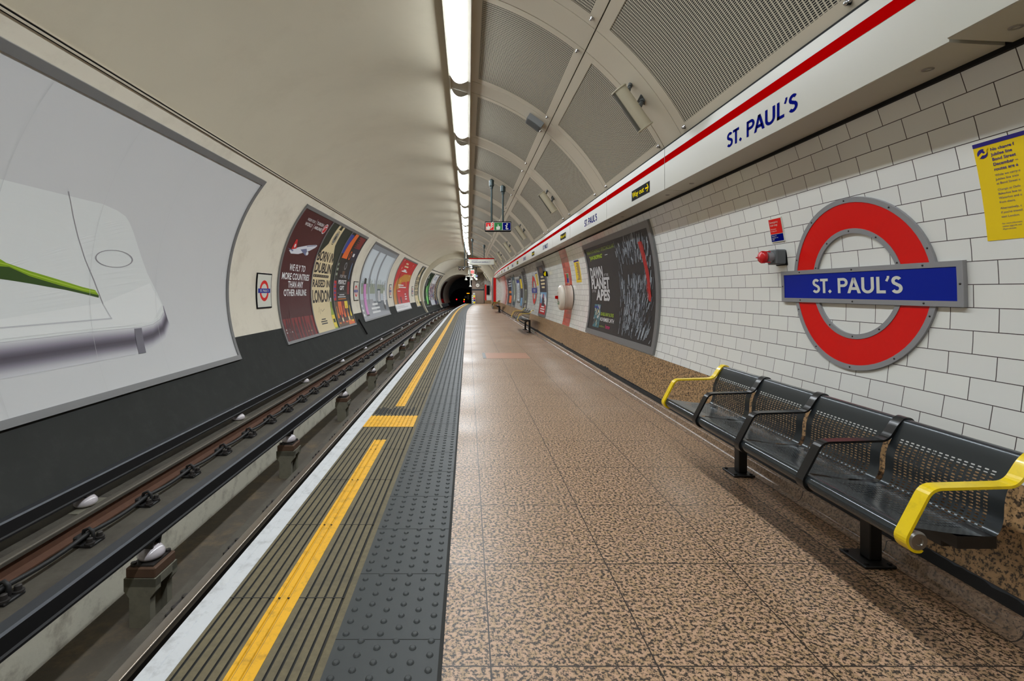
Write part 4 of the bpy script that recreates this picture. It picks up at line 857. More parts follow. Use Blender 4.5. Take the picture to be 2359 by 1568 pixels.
def art_gift(mb, f, a, b, v0, v1):
    w_ = b-a; r = random.Random(8); mb.rect(f, a, b, v0, v1, 0, I('black'))
    cols = ['navy', 'blue', 'orange', 'burgundy_red', 'brown', 'green_dk', 'navy']
    mb.rect(f, a, a+w_*.2, 1.3, v1-.1, DS, I('blue')); mb.poly(f, [(a+w_*.12, 1.15), (a+w_*.42, 1.15), (a+w_*.42, v1-.02), (a+w_*.24, v1-.02)], DS*2, I('orange')); mb.rect(f, a+w_*.55, a+w_*.95, 1.6, v1-.05, DS, I('burgundy_red')); mb.rect(f, a+w_*.62, b, 1.15, 1.6, DS, I('navy'))
    mb.disc(f, a+w_*.55, 1.30, .13, .16, DS*2, I('orange'), r0=.75); mb.rect(f, a+w_*.70, a+w_*.8, 1.28, 1.4, DS*2, I('white')); bars(mb, f, a+w_*.27, a+w_*.40, 1.3, 1.9, 2, I('beige')); bars(mb, f, a+w_*.55, a+w_*.7, 1.62, 2.0, 5, I('green_dk'), d=DS*3)
    mb.rect(f, a+.04, a+.34, .42, 1.1, DS, I('green_dk')); bars(mb, f, a+.1, a+.3, .5, 1.0, 3, I('foliage')); mb.rect(f, b-.5, b-.18, .5, 1.1, DS, I('navy')); mb.poly(f, [(b-.36, .45), (b-.3, .45), (b-.24, 1.05), (b-.3, 1.05)], DS*2, I('skyblue'))
    mb.disc(f, a+w_*.50, .90, .16, .14, DS, I('grey'), r0=.6); mb.rect(f, a+w_*.40, a+w_*.54, .52, .72, DS, I('brown'))
    mb.text(f, 'FOR THE', a+w_*.48, .475, .11, DS*2, I('ltgrey'), 'C', width=.8); mb.text(f, 'PERFECT', a+w_*.48, .26, .14, DS*2, I('white'), 'C', width=1.05, bold=.025); mb.text(f, 'GIFT', a+w_*.48, .06, .14, DS*2, I('white'), 'C', width=.55, bold=.025)
    mb.rect(f, a+.45, b-.5, -.06, -.05, DS*2, I('grey')); bars(mb, f, a+.5, b-.6, -.22, -.08, 2, I('ltgrey'), align='C'); mb.rect(f, a+.55, b-.6, -.27, -.245, DS*2, I('amber'))
    mb.rect(f, a+.03, a+.32, -.30, .36, DS, I('redpost')); bars(mb, f, a+.08, a+.28, -.25, .3, 4, I('blue')); mb.rect(f, b-.42, b-.1, -.1, .36, DS, I('burgundy_red'))
    for k, (m, g) in enumerate((('brown', 'amber'), ('orange', 'bloodred'), ('burgundy_red', 'orange'), ('yellow', 'amber'), ('navy', 'yellow'))):
        u = a+.03+k*(w_-.06)/5; q = u+(w_-.06)/10; mb.rect(f, u, u+(w_-.06)/5, -.80 if k != 3 else -.6, -.34, DS, I(m)); mb.rect(f, u, u+(w_-.06)/5, v0+.02, v0+.18, DS, I('brown' if k < 3 else 'orange'))
        mb.poly(f, [(q-.11, -1.10), (q+.11, -1.10), (q+.11, -.82), (q+.035, -.70), (q+.035, -.50), (q-.035, -.50), (q-.035, -.70), (q-.11, -.82)], DS*2, I(g)); mb.rect(f, q-.09, q+.09, -1.04, -.90, DS*3, I('beige' if k % 2 else 'navy'))
poster('dark red airline poster with white plane, first in its frame of three', 11.05, 13.38, PB, PT, art_airline, wr=.03)
poster('beige bottle-shaped poster reading Born in Dublin, raised in London, wide version', 13.385, 15.60, PB, PT, art_dublin, wl_=.03, wr=.03)
poster('black gift poster with a row of orange bottles, last in its frame of three', 15.605, 17.85, PB, PT, art_gift, wl_=.03)
def art_room(mb, f, a, b, v0, v1):
    mb.rect(f, a, b, v0, v1, 0, I('pale_room')); mb.rect(f, a, b, v0, -.45, DS, I('floor_dk')); mb.poly(f, [(a, -.35), (a+2.6, -.35), (a+3.2, -.9), (b, -1.05), (b, v0), (a, v0)], DS*2, I('floor_gr'))
    for u0, u1 in ((a+.25, a+1.55), (a+2.0, a+3.2), (a+3.7, b-.5)): mb.rect(f, u0, u1, .0, 1.85, DS, I('sky')); mb.rect(f, u0, u1, -.1, .35, DS*2, I('foliage'))
    for u in (a+1.75, a+3.45): mb.rect(f, u-.12, u+.12, -.55, v1, DS*3, I('room_dk'))
    mb.rect(f, a, b, 1.85, v1, DS*3, I('room_dk')); mb.rect(f, a+3.75, a+4.6, -.55, .12, DS*3, I('teal_dk')); mb.rect(f, a+3.85, a+4.5, -.5, .05, DS*4, I('ltgrey'))
    r = random.Random(5)
    for k in range(60): u = a+.3+r.random()*(b-a-.8); h = .05+.3*r.random(); mb.rect(f, u, u+.03+.05*r.random(), .2, .25+h, DS*2.5, I(['foliage', 'ltgrey', 'teal', 'grey'][k % 4]))
    q = a+.95; mb.rect(f, q-.26, q+.26, -1.0, .32, DS*5, I('pink')); mb.rect(f, q-.26, q-.14, -1.0, .32, DS*6, I('pink_dk')); mb.rect(f, q-.2, q+.2, .32, .52, DS*5, I('charcoal')); mb.disc(f, q, .52, .2, .06, DS*5, I('charcoal')); mb.rect(f, q-.26, q+.26, -1.06, -1.0, DS*6, I('charcoal')); mb.rect(f, q-.2, q+.2, -.25, -.24, DS*7, I('white'))
    bars(mb, f, a+1.9, a+4.0, -1.05, -.5, 3, I('white'), d=DS*6, align='C'); mb.disc(f, b-.8, -.35, .28, .42, DS*6, I('white'), 20); bars(mb, f, b-1.0, b-.6, -.6, -.1, 5, I('ltgrey'), d=DS*7, align='C'); mb.disc(f, b-1.0, -.75, .25, .2, DS*6, I('charcoal'), 16); bars(mb, f, a+.1, a+.4, -1.1, -.5, 3, I('white'), d=DS*6)
poster('pale grey window poster with a tall pink bottle', 19.35, 25.85, PB, PT, art_room)
def art_red(mb, f, a, b, v0, v1):
    mb.rect(f, a, b, v0, v1, 0, I('red')); mb.rect(f, a, b, v0, v0+.42, DS*3, I('white')); bars(mb, f, a+.7, b-1.0, v0+.12, v0+.3, 2, I('ltgrey'), d=DS*4); mb.text(f, 'B', a+.25, v0+.12, .2, DS*4, I('charcoal'), bold=.03)
    mb.poly(f, [(a, v0+.42), (a+1.3, v0+.42), (a+1.1, .1), (a+1.8, .85), (a+3.3, 1.15), (b, 1.2), (b, .75), (a+3.0, .6), (a+2.4, .2), (a+1.6, .9), (a+.9, .7), (a+.4, .3), (a, -.1)], DS, I('mustard')); mb.poly(f, [(a+1.0, v0+.42), (a+1.6, v0+.42), (a+1.35, .2), (a+1.8, 1.3), (a+1.3, .8)], DS*2, I('brown')); mb.stroke(f, arc(a+3.6, .2, 1.6, .75, 10, 150), .08, DS*2, I('yellow'))
    bars(mb, f, a+1.9, a+3.6, 1.55, 1.95, 2, I('beige')); mb.rect(f, a+1.6, a+3.9, 1.28, 1.36, DS*2, I('white')); mb.rect(f, a+2.2, a+3.3, 1.36, 1.46, DS*2, I('white')); bars(mb, f, a+1.7, b-1.1, .2, .48, 2, I('white'), align='L'); bars(mb, f, a+1.7, a+3.4, -.02, .06, 1, I('white'))
    mb.rect(f, b-2.1, b-.8, -.72, .0, DS*3, I('redpost')); bars(mb, f, b-1.9, b-1.0, -.6, -.1, 3, I('white'), d=DS*4); mb.rect(f, a+2.6, a+3.0, -.75, -.35, DS*3, I('green_dk'))
    for u, v in ((a+.7, 2.0), (a+1.2, 1.5), (b-1.4, 1.9), (b-.9, 1.1)): mb.disc(f, u, v, .07, .07, DS*4, I('white'), 12); mb.stroke(f, [(u, v), (u-.1, v-.35)], .02, DS*4, I('white'))
poster('bright red poster with mustard swirl and white footer', 28.05, 34.6, PB, PT, art_red)
poster('narrow beige poster at the vault ring, read as Born in Dublin', 37.6, 39.9, PB, PT, art_dublin)
P2T, P2B = 2.05, -1.22
def art_green(mb, f, a, b, v0, v1):
    w_ = b-a; mb.rect(f, a, b, v0, v1, 0, I('green_nt')); r = random.Random(2); c = a+w_*.5
    for k in range(16): q = c+(r.random()-.5)*w_*.8; mb.poly(f, [(q-.12, -.7), (q+.12, -.7), (b-.5+.1*r.random(), v1-.4), (b-.6, v1-.4)], DS*(1+k*.05), I(['emerald', 'green_dk', 'emerald', 'mint'][k % 4] if k % 5 else 'green_nt'))
    mb.disc(f, c, .0, w_*.12, .75, DS*3, I('mint'), 14); mb.rect(f, a+.2, b-.2, -.62, -.52, DS*3, I('emerald'))
    for k in range(30): mb.rect(f, c-.5+r.random(), c-.4+r.random(), -1.0+1.2*r.random(), -.9+1.2*r.random(), DS*4, I(['mint', 'emerald', 'foliage'][k % 3]), dv=2)
    mb.rect(f, a+.3, a+w_*.32, .7, 1.25, DS*4, I('grey')); bars(mb, f, a+.35, a+w_*.3, .75, 1.2, 4, I('charcoal'), d=DS*5); bars(mb, f, a+.3, a+.9, 1.4, 1.7, 2, I('white'))
def art_crowd(mb, f, a, b, v0, v1):
    w_ = b-a; mb.rect(f, a, b, v0, v1, 0, I('ltgrey')); mb.rect(f, a, b, .95, v1, DS, I('white')); bars(mb, f, a+w_*.2, b-w_*.2, 1.35, 1.75, 3, I('plane_dk'), align='C'); r = random.Random(6)
    for k in range(420): u, v = a+r.random()*(w_-.12), v0+.45+r.random()*1.75; mb.rect(f, u, u+.05+.08*r.random(), v, min(.94, v+.08+.18*r.random()), DS*(2+r.random()), I(['burgundy', 'pink_dk', 'white', 'plane_dk', 'charcoal', 'redpost', 'skyblue', 'beige'][k % 8]), dv=2)
    mb.rect(f, a, b, v0, v0+.5, DS*4, I('plane'))
def art_words(bg, ink, seed):
    def art(mb, f, a, b, v0, v1):
        mb.rect(f, a, b, v0, v1, 0, I(bg)); bars(mb, f, a+.15, b-.15, -.4, 1.7, 8, I(ink), align='C', seed=seed); mb.rect(f, a+.1, b-.1, v0+.05, v0+.4, DS*3, I('blue' if seed == 1 else ink))
    return art
poster('dark green poster with bright light streaks', 41.9, 45.2, P2B, P2T, art_green, left2)
poster('white-topped poster over a multicoloured crowd', 45.9, 49.0, P2B, P2T, art_crowd, left2)
poster('narrow brown poster with pale lines of print before the end of the wall', 49.5, 50.2, P2B, P2T, art_words('burgundy', 'beige', 1), left2, wr=.02)
poster('narrow beige poster with dark lines of print before the end of the wall', 50.205, 50.9, P2B, P2T, art_words('beige', 'brown', 2), left2, wl_=.02, wr=.02)
poster('narrow dark blue poster last on the wall before the step', 50.905, 51.6, P2B, P2T, art_words('navy', 'skyblue', 3), left2, wl_=.02)
def art_dark(mb, f, a, b, v0, v1):
    mb.rect(f, a, b, v0, v1, 0, I('black')); mb.rect(f, a, b, v0+.05, v0+.5, DS, I('redpost')); bars(mb, f, a+.2, b-.2, .2, 1.2, 4, I('green_dk'))
C3f = lambda u, v, d=0: on_left(u, v, d, C3)
poster('black poster with red foot beside the tunnel mouth', 53.0, 55.5, -1.0, 1.7, art_dark, C3f)

# ------------------------------------------------------------------ roundels
def roundel_small(s0, s1, v0, v1, label, f=on_left, fb=None):
    t = thing('station_roundel', label, 'station sign', (s0+s1)/2, *f(0, v0)[::2], group='small framed roundels on the left wall')
    mb = MB(); mb.slab(f, s0, s1, v0, v1, 0, .02, 0); mb.build('frame', 'sign_black', t)
    mb = MB(); e = .028; g = lambda u, v, d: f(u, v, .022+d); mb.rect(g, s0+e, s1-e, v0+e, v1-e, 0, 0); cu, cv = (s0+s1)/2, (v0+v1)/2; w_ = s1-s0
    mb.disc(g, cu, cv, w_*.305, w_*.305, .0015, 1, 32, r0=.68); mb.rect(g, s0+w_*.09, s1-w_*.09, cv-w_*.065, cv+w_*.065, .003, 2); st_pauls(mb, g, cu-w_*.29, cv-w_*.035, w_*.07, w_*.58, .0045, 0, 1.0); mb.build('sign_face', ['sign_white', 'sign_red', 'sign_blue'], t)
for (a, b), w_ in zip(((9.95, 10.69), (18.42, 19.16), (26.75, 27.5), (36.2, 36.95)), ('between the white billboard and the airline poster', 'between the gift poster and the pink bottle poster', 'between the pink bottle poster and the red poster', 'between the red poster and the narrow beige poster')): roundel_small(a, b, -.36, .395, 'small framed station roundel %s' % w_)
roundel_small(45.3, 45.85, -.3, .3, 'tiny framed station roundel beside the green poster', left2)
def roundel_big(c, label):
    X, zc = 2.32, H+.0475; h0 = hz(CR, .0475)
    t = thing('station_roundel', label, 'station sign', c, X, zc, 'large roundels on the tiled wall')
    f = lambda u, v, d: on_right(c+u*1.018, h0+v*1.008, d+.004); N = 72
    def annulus(mb, r0, r1, d0, d1, m):
        for k in range(N):
            a, b = 2*PI*k/N, 2*PI*(k+1)/N
            q = [(r0*math.cos(a), r0*math.sin(a)), (r1*math.cos(a), r1*math.sin(a)), (r1*math.cos(b), r1*math.sin(b)), (r0*math.cos(b), r0*math.sin(b))]
            mb.face([f(x, y, d1) for x, y in q], m); mb.face([f(*q[1], d0), f(*q[1], d1), f(*q[2], d1), f(*q[2], d0)], m, smooth=False); mb.face([f(*q[0], d0), f(*q[0], d1), f(*q[3], d1), f(*q[3], d0)], m)
    for a, b, n_ in ((.490, .520, 'outer_trim'), (.305, .334, 'inner_trim')): mb = MB(); annulus(mb, a, b, -.004, .010, 0); mb.build(n_, 'trim_grey', t)
    mb = MB(); annulus(mb, .333, .491, -.004, .007, 0); mb.build('red_ring', 'sign_red', t)
    L, h = .646, .111; z0 = -.0105
    mb = MB()
    for u0, u1, v0, v1 in ((-L, L, z0+h-.028, z0+h), (-L, L, z0-h, z0-h+.028), (-L, -L+.03, z0-h+.028, z0+h-.028), (L-.03, L, z0-h+.028, z0+h-.028)): mb.slab(f, u0, u1, v0, v1, -.004, .017, 0)
    mb.build('bar_trim', 'trim_grey', t)
    mb = MB(); mb.rect(f, -L+.029, L-.029, z0-h+.027, z0+h-.027, .014, 0); mb.build('blue_bar', 'sign_blue', t)
    mb = MB(); st_pauls(mb, f, .33, z0-.047, .094, .66, .0155, 0, -1.0); mb.build('station_name', 'sign_white', t)
    mb = MB()
    for a in (20, 55, 90, 125, 160, 200, 235, 270, 305, 340):
        for r in (.505, .3195): mb.lathe(f(r*math.cos(a*PI/180), r*math.sin(a*PI/180), .010), (-1, 0, 0), [(.0055, 0), (.005, .002), (0, .0022)], 0, 8)
    for u in (-.45, 0, .45):
        for v in (z0+h-.014, z0-h+.014): mb.lathe(f(u, v, .017), (-1, 0, 0), [(.0055, 0), (.005, .002), (0, .0022)], 0, 8)
    for u in (-L+.015, L-.015): mb.lathe(f(u, z0, .017), (-1, 0, 0), [(.0055, 0), (.005, .002), (0, .0022)], 0, 8)
    mb.build('screws', 'screw', t); return t
r1 = roundel_big(2.922, 'big red and blue station roundel above the bench with yellow arms, close up')
dup(r1, 16.92, 2.32, H+.0475, 'far red and blue station roundel beyond the white drum', 'large roundels on the tiled wall')

# ------------------------------------------------------------------ right wall: posters, notices, plunger, drum
def poster_r(label, u0, u1, v0, v1, art, w_=.06, wb=.06, wt=.06, cat='poster', d=.03):
    return poster(label, u0, u1, v0, v1, art, on_right, w_, w_, wb, wt, cat, d)
def art_film(mb, f, a, b, v0, v1):
    mb.rect(f, a, b, v0, v1, 0, I('charcoal')); r = random.Random(11)
    for k in range(1150):                                          # loose brushed strokes, an abstract stand-in picture
        u, v = 6.05+1.3*r.random()**.8, -.60+1.38*r.random(); e = .05+.11*r.random(); w_ = .010+.030*r.random(); tl = -.35+.3*r.random()+(u-6.6)*.5
        if abs(v-.33) < .12 and 6.3 < u < 7.2: continue
        if r.random() < abs(u-6.55)*.85: continue
        mb.poly(f, [(u, v), (u+w_, v), (u+w_*.6+tl*e, v+e), (u+tl*e, v+e)], DS*(1+r.random()), I(('fur', 'fur_dk', 'fur_bk')[int(3*r.random())]))
    mb.poly(f, [(6.12, -.06), (6.20, -.05), (6.27, .30), (6.38, .74), (6.27, .74), (6.16, .32)], DS*2.5, I('bloodred'))
    for k in range(26):
        v = -.05+.78*r.random(); u = 6.10+.12*(v+.05)/.8+.14*r.random(); mb.poly(f, [(u, v), (u+.012, v), (u+.03, v+.1), (u+.02, v+.1)], DS*3, I('redpost' if k % 2 else 'bloodred'))
    mb.text(f, '"BREATHTAKINGLY SPECTACULAR"', 9.06, .765, .062, DS*2, I('bottle_green'), su=-1, width=1.7); mb.text(f, '"JAW-DROPPING"', 8.93, .655, .068, DS*2, I('lime'), su=-1, width=.83, bold=.012); mb.rect(f, 7.80, 7.95, .68, .69, DS*2, I('ltgrey'))
    for tx, u, v, c, wd in (('DAWN', 9.06, .325, .19, .82), ('PLANET', 9.05, .13, .185, 1.15), ('APES', 8.70, -.075, .185, .80)): mb.text(f, tx, u, v, c, DS*2, I('ltgrey'), su=-1, width=wd, bold=.045)
    mb.text(f, 'OF THE', 8.20, .33, .05, DS*2, I('ltgrey'), su=-1, width=.26); mb.text(f, 'OF THE', 9.02, .055, .05, DS*2, I('ltgrey'), su=-1, width=.26)
    mb.poly(f, [(8.82, -.16), (8.42, -.16), (8.42, -.57), (8.82, -.57)], DS*2, I('teal')); mb.rect(f, 8.42, 8.82, -.23, -.19, DS*3, I('blue')); 
    for k in range(40): u, v = 8.43+.36*r.random(), -.56+.36*r.random(); mb.rect(f, u, u+.03, v, v+.05, DS*(3+r.random()), I(['beige', 'green_dk', 'brown', 'ltgrey'][k % 4]))
    mb.text(f, 'ON BLU-RAY & DVD', 8.40, -.345, .058, DS*2, I('lime'), su=-1, width=.75); mb.text(f, 'NOVEMBER 24TH', 8.41, -.44, .064, DS*2, I('white'), su=-1, width=.80, bold=.01)
    mb.text(f, 'available at', 8.40, -.545, .035, DS*2, I('bottle_green'), su=-1, width=.33); mb.text(f, 'hmv', 8.02, -.55, .07, DS*2, I('magenta'), su=-1, width=.25, bold=.02)
poster_r('large black landscape poster with grey brushed picture and red streak', 5.865, 9.24, -.71, .973, art_film, .09, .085, .09)
def art_coast(mb, f, a, b, v0, v1):
    w_ = b-a; c = (a+b)/2; mb.rect(f, a, b, v0, v1, 0, I('navy')); mb.rect(f, a, b, v0+.3, .05, DS, I('skyblue')); mb.rect(f, a, b, v0, v0+.34, DS*2, I('redpost'))
    mb.disc(f, c, .74, .3, .1, DS*2, I('brown')); bars(mb, f, a+.2, b-.2, .15, .58, 4, I('beige'), d=DS*3, align='C'); bars(mb, f, a+.2, b-.2, v0+.06, v0+.28, 3, I('white'), d=DS*4, align='C')
    for p_, m in (([(c-.3, -.38), (c+.3, -.38), (c+.2, -.1), (c-.25, -.15)], 'navy'), ([(c-.02, -.35), (c+.12, -.35), (c+.02, .0), (c-.1, -.02)], 'redpost'), ([(a, -.2), (a+.35, .0), (a+.5, -.25), (a, -.38)], 'white'), ([(b, -.05), (b-.4, .03), (b-.3, -.2)], 'white')): mb.poly(f, p_, DS*3, I(m))
poster_r('blue and navy poster with red foot between the white drum and far roundel', 14.16, 15.55, -.705, 1.0, art_coast, .07, .07, .12)
def art_dim(mb, f, a, b, v0, v1): mb.rect(f, a, b, v0, v1, 0, I('charcoal')); bars(mb, f, a+.15, b-.15, .35, .75, 5, I('grey')); mb.rect(f, a+.2, b-.2, -.4, .15, DS, I('foliage')); mb.rect(f, a+.3, b-.4, -.3, .1, DS*2, I('green_dk')); bars(mb, f, a+.15, b-.15, v0+.05, -.45, 3, I('ltgrey'))
poster_r('dark grey poster with dull green picture past the far roundel', 18.85, 20.0, -.69, 1.0, art_dim, .07, .07, .1)
def art_notice(mb, f, a, b, v0, v1): mb.rect(f, a, b, v0, v1, 0, I('sky')); bars(mb, f, a+.12, b-.12, v0+.1, v1-.25, 16, I('grey'), seed=4); mb.rect(f, a, b, v1-.14, v1, DS*2, I('blue'))
poster_r('pale notice sheet in a grey frame past the dark grey poster', 21.5, 22.7, -.42, .66, art_notice, .06, .06, .06, 'notice')
def art_slim(mb, f, a, b, v0, v1): mb.rect(f, a, b, v0, v1, 0, I('navy')); mb.rect(f, a, b, .2, .62, DS, I('posteryellow')); mb.rect(f, a, b, v0, -.2, DS, I('skyblue'))
poster_r('narrow blue poster with yellow block beside the pale notice', 20.4, 21.2, -.6, .8, art_slim, .05, .05, .06)
def art_night(mb, f, a, b, v0, v1):
    mb.rect(f, a, b, v0, v1, 0, I('navy')); bars(mb, f, a+.2, b-.3, .3, .7, 3, I('ltgrey')); mb.rect(f, a+.3, b-.9, -.55, -.15, DS, I('orange')); mb.rect(f, a+.3, b-.6, -.02, .1, DS, I('amber')); mb.poly(f, [(a, -.6), (a+.5, .1), (a+.3, .5), (a, .6)], DS*2, I('skyblue'))
poster_r('navy poster with orange blocks last before the pink tiled band', 25.2, 27.9, -.70, .9, art_night, .08, .07, .1)
poster_r('slim grey window-like poster beside the navy and orange one', 23.4, 24.7, -.70, .92, lambda mb, f, a, b, v0, v1: (mb.rect(f, a, b, v0, v1, 0, I('teal_dk')), mb.rect(f, a+.2, b-.2, v0+.2, v1-.2, DS, I('foliage')), mb.rect(f, a+.45, b-.45, v0+.3, -.1, DS*2, I('white'))), .08, .07, .1)

def flat_notice(label, s0, s1, v0, v1, body, head, hh, name='paper_notice'):
    t = thing(name, label, 'notice', (s0+s1)/2, *on_right(0, v0)[::2]); g = lambda u, v, d=0: on_right(u, v, d)
    mb = MB(); mb.slab(g, s0, s1, v0, v1, 0, .0025, I(body)); mb.rect(g, s0, s1, v1-hh, v1, .0035, I(head)); return t, mb, g
t, mb, g = flat_notice('yellow paper notice with dark blue header and wrench symbol at the right edge', 1.50, 2.165, .300, .738, 'posteryellow', 'posterblue', .018)
PBL = I('posterblue')
mb.disc(g, 2.131, .688, .0215, .0215, .004, PBL, 28); mb.stroke(g, [(2.150, .672), (2.137, .684), (2.128, .690)], .011, .005, I('posteryellow')); mb.stroke(g, arc(2.124, .694, .0095, .0095, 100, 340), .008, .005, I('posteryellow')); mb.poly(g, [(2.122, .696), (2.112, .716), (2.106, .706), (2.112, .695)], .0055, I('posteryellow'))
for tx, v in (('No change f', .694), ('Jubilee line', .672), ('Bond Street', .650), ('December \u2013', .628), ('routes are a', .606)): mb.text(g, tx, 2.098, v-.003, .0135, .004, PBL, su=-1, bold=.02)
for tx, v in (('While we carry o', .583), ('Jubilee line train', .5645), ('at Bond Street u', .546), ('Change at Oxfo', .519), ('Bakerloo line to', .5005), ('Waterloo and u', .482), ('from there.', .4635), ('Alternatively, c', .437), ("if you're travell", .4185), ('east London.', .400)): mb.text(g, tx, 2.098, v-.004, .0098, .004, PBL, su=-1)
for tx, v in (('For more informatio', .370), ('station upgrade and', .358), ('tfl.gov.uk/tube', .346)): mb.text(g, tx, 2.098, v-.003, .0066, .004, PBL, su=-1)
mb.build('sheet', INKM, t)
for s0, s1, v0, v1, lab in ((9.90, 10.36, .265, .735, 'yellow paper notice between the red tile band and the black poster'), (15.93, 16.35, .27, .70, 'small yellow paper notice above right of the far roundel')):
    t, mb, g = flat_notice(lab, s0, s1, v0, v1, 'posteryellow', 'posterblue', .035); bars(mb, g, s0+.06, s1-.1, v0+.05, v1-.06, 14, PBL, d=.004, seed=7); mb.build('sheet', INKM, t)
t = thing('safety_sign', 'small red and blue emergency train stop sign beside the big roundel', 'sign', 3.59, *on_right(0, .46)[::2])
s0, s1, v0, v1 = 3.525, 3.665, .452, .620; g = lambda u, v, d=0: on_right(u, v, d)
mb = MB(); mb.slab(g, s0-.006, s1+.006, v0-.006, v1+.006, 0, .007, 0); mb.build('plate', 'sign_white', t)
mb = MB(); mb.rect(g, s0, s1, .508, v1, .008, 0); mb.rect(g, s0, s1, v0, .505, .008, 1)
for tx, v, c in (('Emergency', .590, .0155), ('train stop', .568, .0155), ('Push button', .541, .0095), ('to stop train', .526, .0095), ('Penalty for', .490, .0095), ('improper use', .476, .0095), ('\u00a3200', .462, .0095)): mb.text(g, tx, s1-.010, v, c, .009, 2, su=-1)
mb.build('sign_face', ['sign_red', 'text_blue', 'sign_white'], t)
c = 3.585; zc = H+.255; xw = on_right(0, hz(CR, .255))[0]
t = thing('emergency_plunger', 'red emergency push button on a grey box beside the big roundel', 'emergency button', c, xw, zc)
mb = MB(); mb.rbox(xw-.075, xw+.01, c-.055, c+.055, zc-.055, zc+.055, .008); mb.build('switch_box', 'signal_grey', t)
mb = MB(); mb.rbox(xw-.006, xw+.012, c-.062, c+.062, zc-.062, zc+.062, .004); mb.build('back_plate', 'sign_black', t)
mb = MB(); mb.lathe((xw-.07, c, zc), (-1, 0, 0), [(.038, 0), (.038, .045), (.03, .048), (0, .05)], 0, 20, False); mb.build('collar', 'trim_grey', t)
mb = MB(); mb.lathe((xw-.118, c, zc), (-1, 0, 0), [(.028, 0), (.046, .012), (.047, .03), (.038, .042), (0, .047)], 0, 20); mb.build('push_button', 'button_red', t)
mb = MB()
for a in (0, 120, 240):
    y, z = math.cos(a*PI/180), math.sin(a*PI/180); mb.cyl((xw-.10, c+y*.045, zc+z*.045), (xw-.165, c+y*.045, zc+z*.045), .0045, 0, 8)
mb.build('guard', 'button_red', t)
c = 10.95; zc = H-.14; t = thing('wall_drum', 'big round white drum mounted on the red tiled band', 'wall drum', c, 2.05, zc)
mb = MB(); mb.lathe((2.37, c, zc), (-1, 0, 0), [(.285, 0), (.285, .03), (.275, .034), (.275, .17), (.283, .175), (.283, .20), (.27, .205)], 0, 40); mb.build('drum_body', 'drum_band', t)
mb = MB(); mb.lathe((2.37, c, zc), (-1, 0, 0), [(.272, .205), (.290, .21), (.290, .255), (.272, .285), (.20, .305), (0, .312)], 0, 40); mb.build('drum_lid', 'drum_white', t)
mb = MB(); mb.lathe((2.37, c, zc), (-1, 0, 0), [(.292, .012), (.296, .012), (.296, .03), (.292, .03)], 0, 40); mb.build('rubber_rim', 'sign_black', t)
mb = MB(); f = lambda u, v, d: (2.058-d+.03*max(0, math.hypot(u-c, v-zc)-.1), u, v); mb.text(f, 'no fire', c+.1, zc+.1, .03, .004, 0, su=-1); bars(mb, f, c-.12, c+.12, zc-.16, zc-.08, 2, 1, d=.004); mb.build('lettering', ['sign_black', 'sign_green'], t)
mb = MB(); mb.box(2.01, 2.06, c+.02, c+.14, zc-.03, zc+.04); mb.build('latch', 'line_red', t)
t = thing('safety_sign', 'small green and blue sign on the red tiled band above the drum', 'sign', 11.3, *on_right(0, .28)[::2])
mb = MB(); mb.slab(g, 11.10, 11.46, .27, .50, 0, .012, 0); mb.rect(g, 11.28, 11.45, .28, .49, .014, 1); mb.rect(g, 11.11, 11.27, .39, .49, .014, 2); mb.rect(g, 11.11, 11.27, .28, .385, .014, 3); mb.build('sign_face', ['sign_white', 'sign_red', 'sign_green', 'sign_blue'], t)
s = 13.9; zc = H+.51; t = thing('projecting_sign', 'small yellow and black sign sticking out from the wall before the blue poster', 'sign', s, 2.2, zc)
mb = MB(); mb.rbox(2.175, 2.31, s-.02, s+.02, zc-.075, zc+.075, .005); mb.build('sign_body', 'sign_black', t); mb = MB(); mb.poly(lambda u, v, d: (u, s-.021-d, v), [(2.185, zc), (2.22, zc+.06), (2.25, zc+.06), (2.25, zc-.06), (2.205, zc-.06)], 0, 0); mb.build('sign_face', 'sign_yellow', t)

# ------------------------------------------------------------------ benches
def strip(path, th):                                              # closed outline of a bent flat bar
    A, B = [], []
    for i, p_ in enumerate(path):
        a, b = path[max(i-1, 0)], path[min(i+1, len(path)-1)]; tx, tz = b[0]-a[0], b[1]-a[1]; q = math.hypot(tx, tz); A.append((p_[0]-tz/q*th/2, p_[1]+tx/q*th/2)); B.append((p_[0]+tz/q*th/2, p_[1]-tx/q*th/2))
    return A+B[::-1]
def fillet(pts, r, n=6):
    o = [pts[0]]
    for a, b, c in zip(pts, pts[1:], pts[2:]):
        p0, p1, p2 = Vector(a), Vector(b), Vector(c); u, v = (p0-p1).normalized(), (p2-p1).normalized(); q = min(r, (p0-p1).length*.48, (p2-p1).length*.48)
        s_, e = p1+u*q, p1+v*q
        for k in range(n+1): t_ = k/n; o.append(tuple(s_*(1-t_)**2+p1*2*t_*(1-t_)+e*t_**2))
    return o+[pts[-1]]
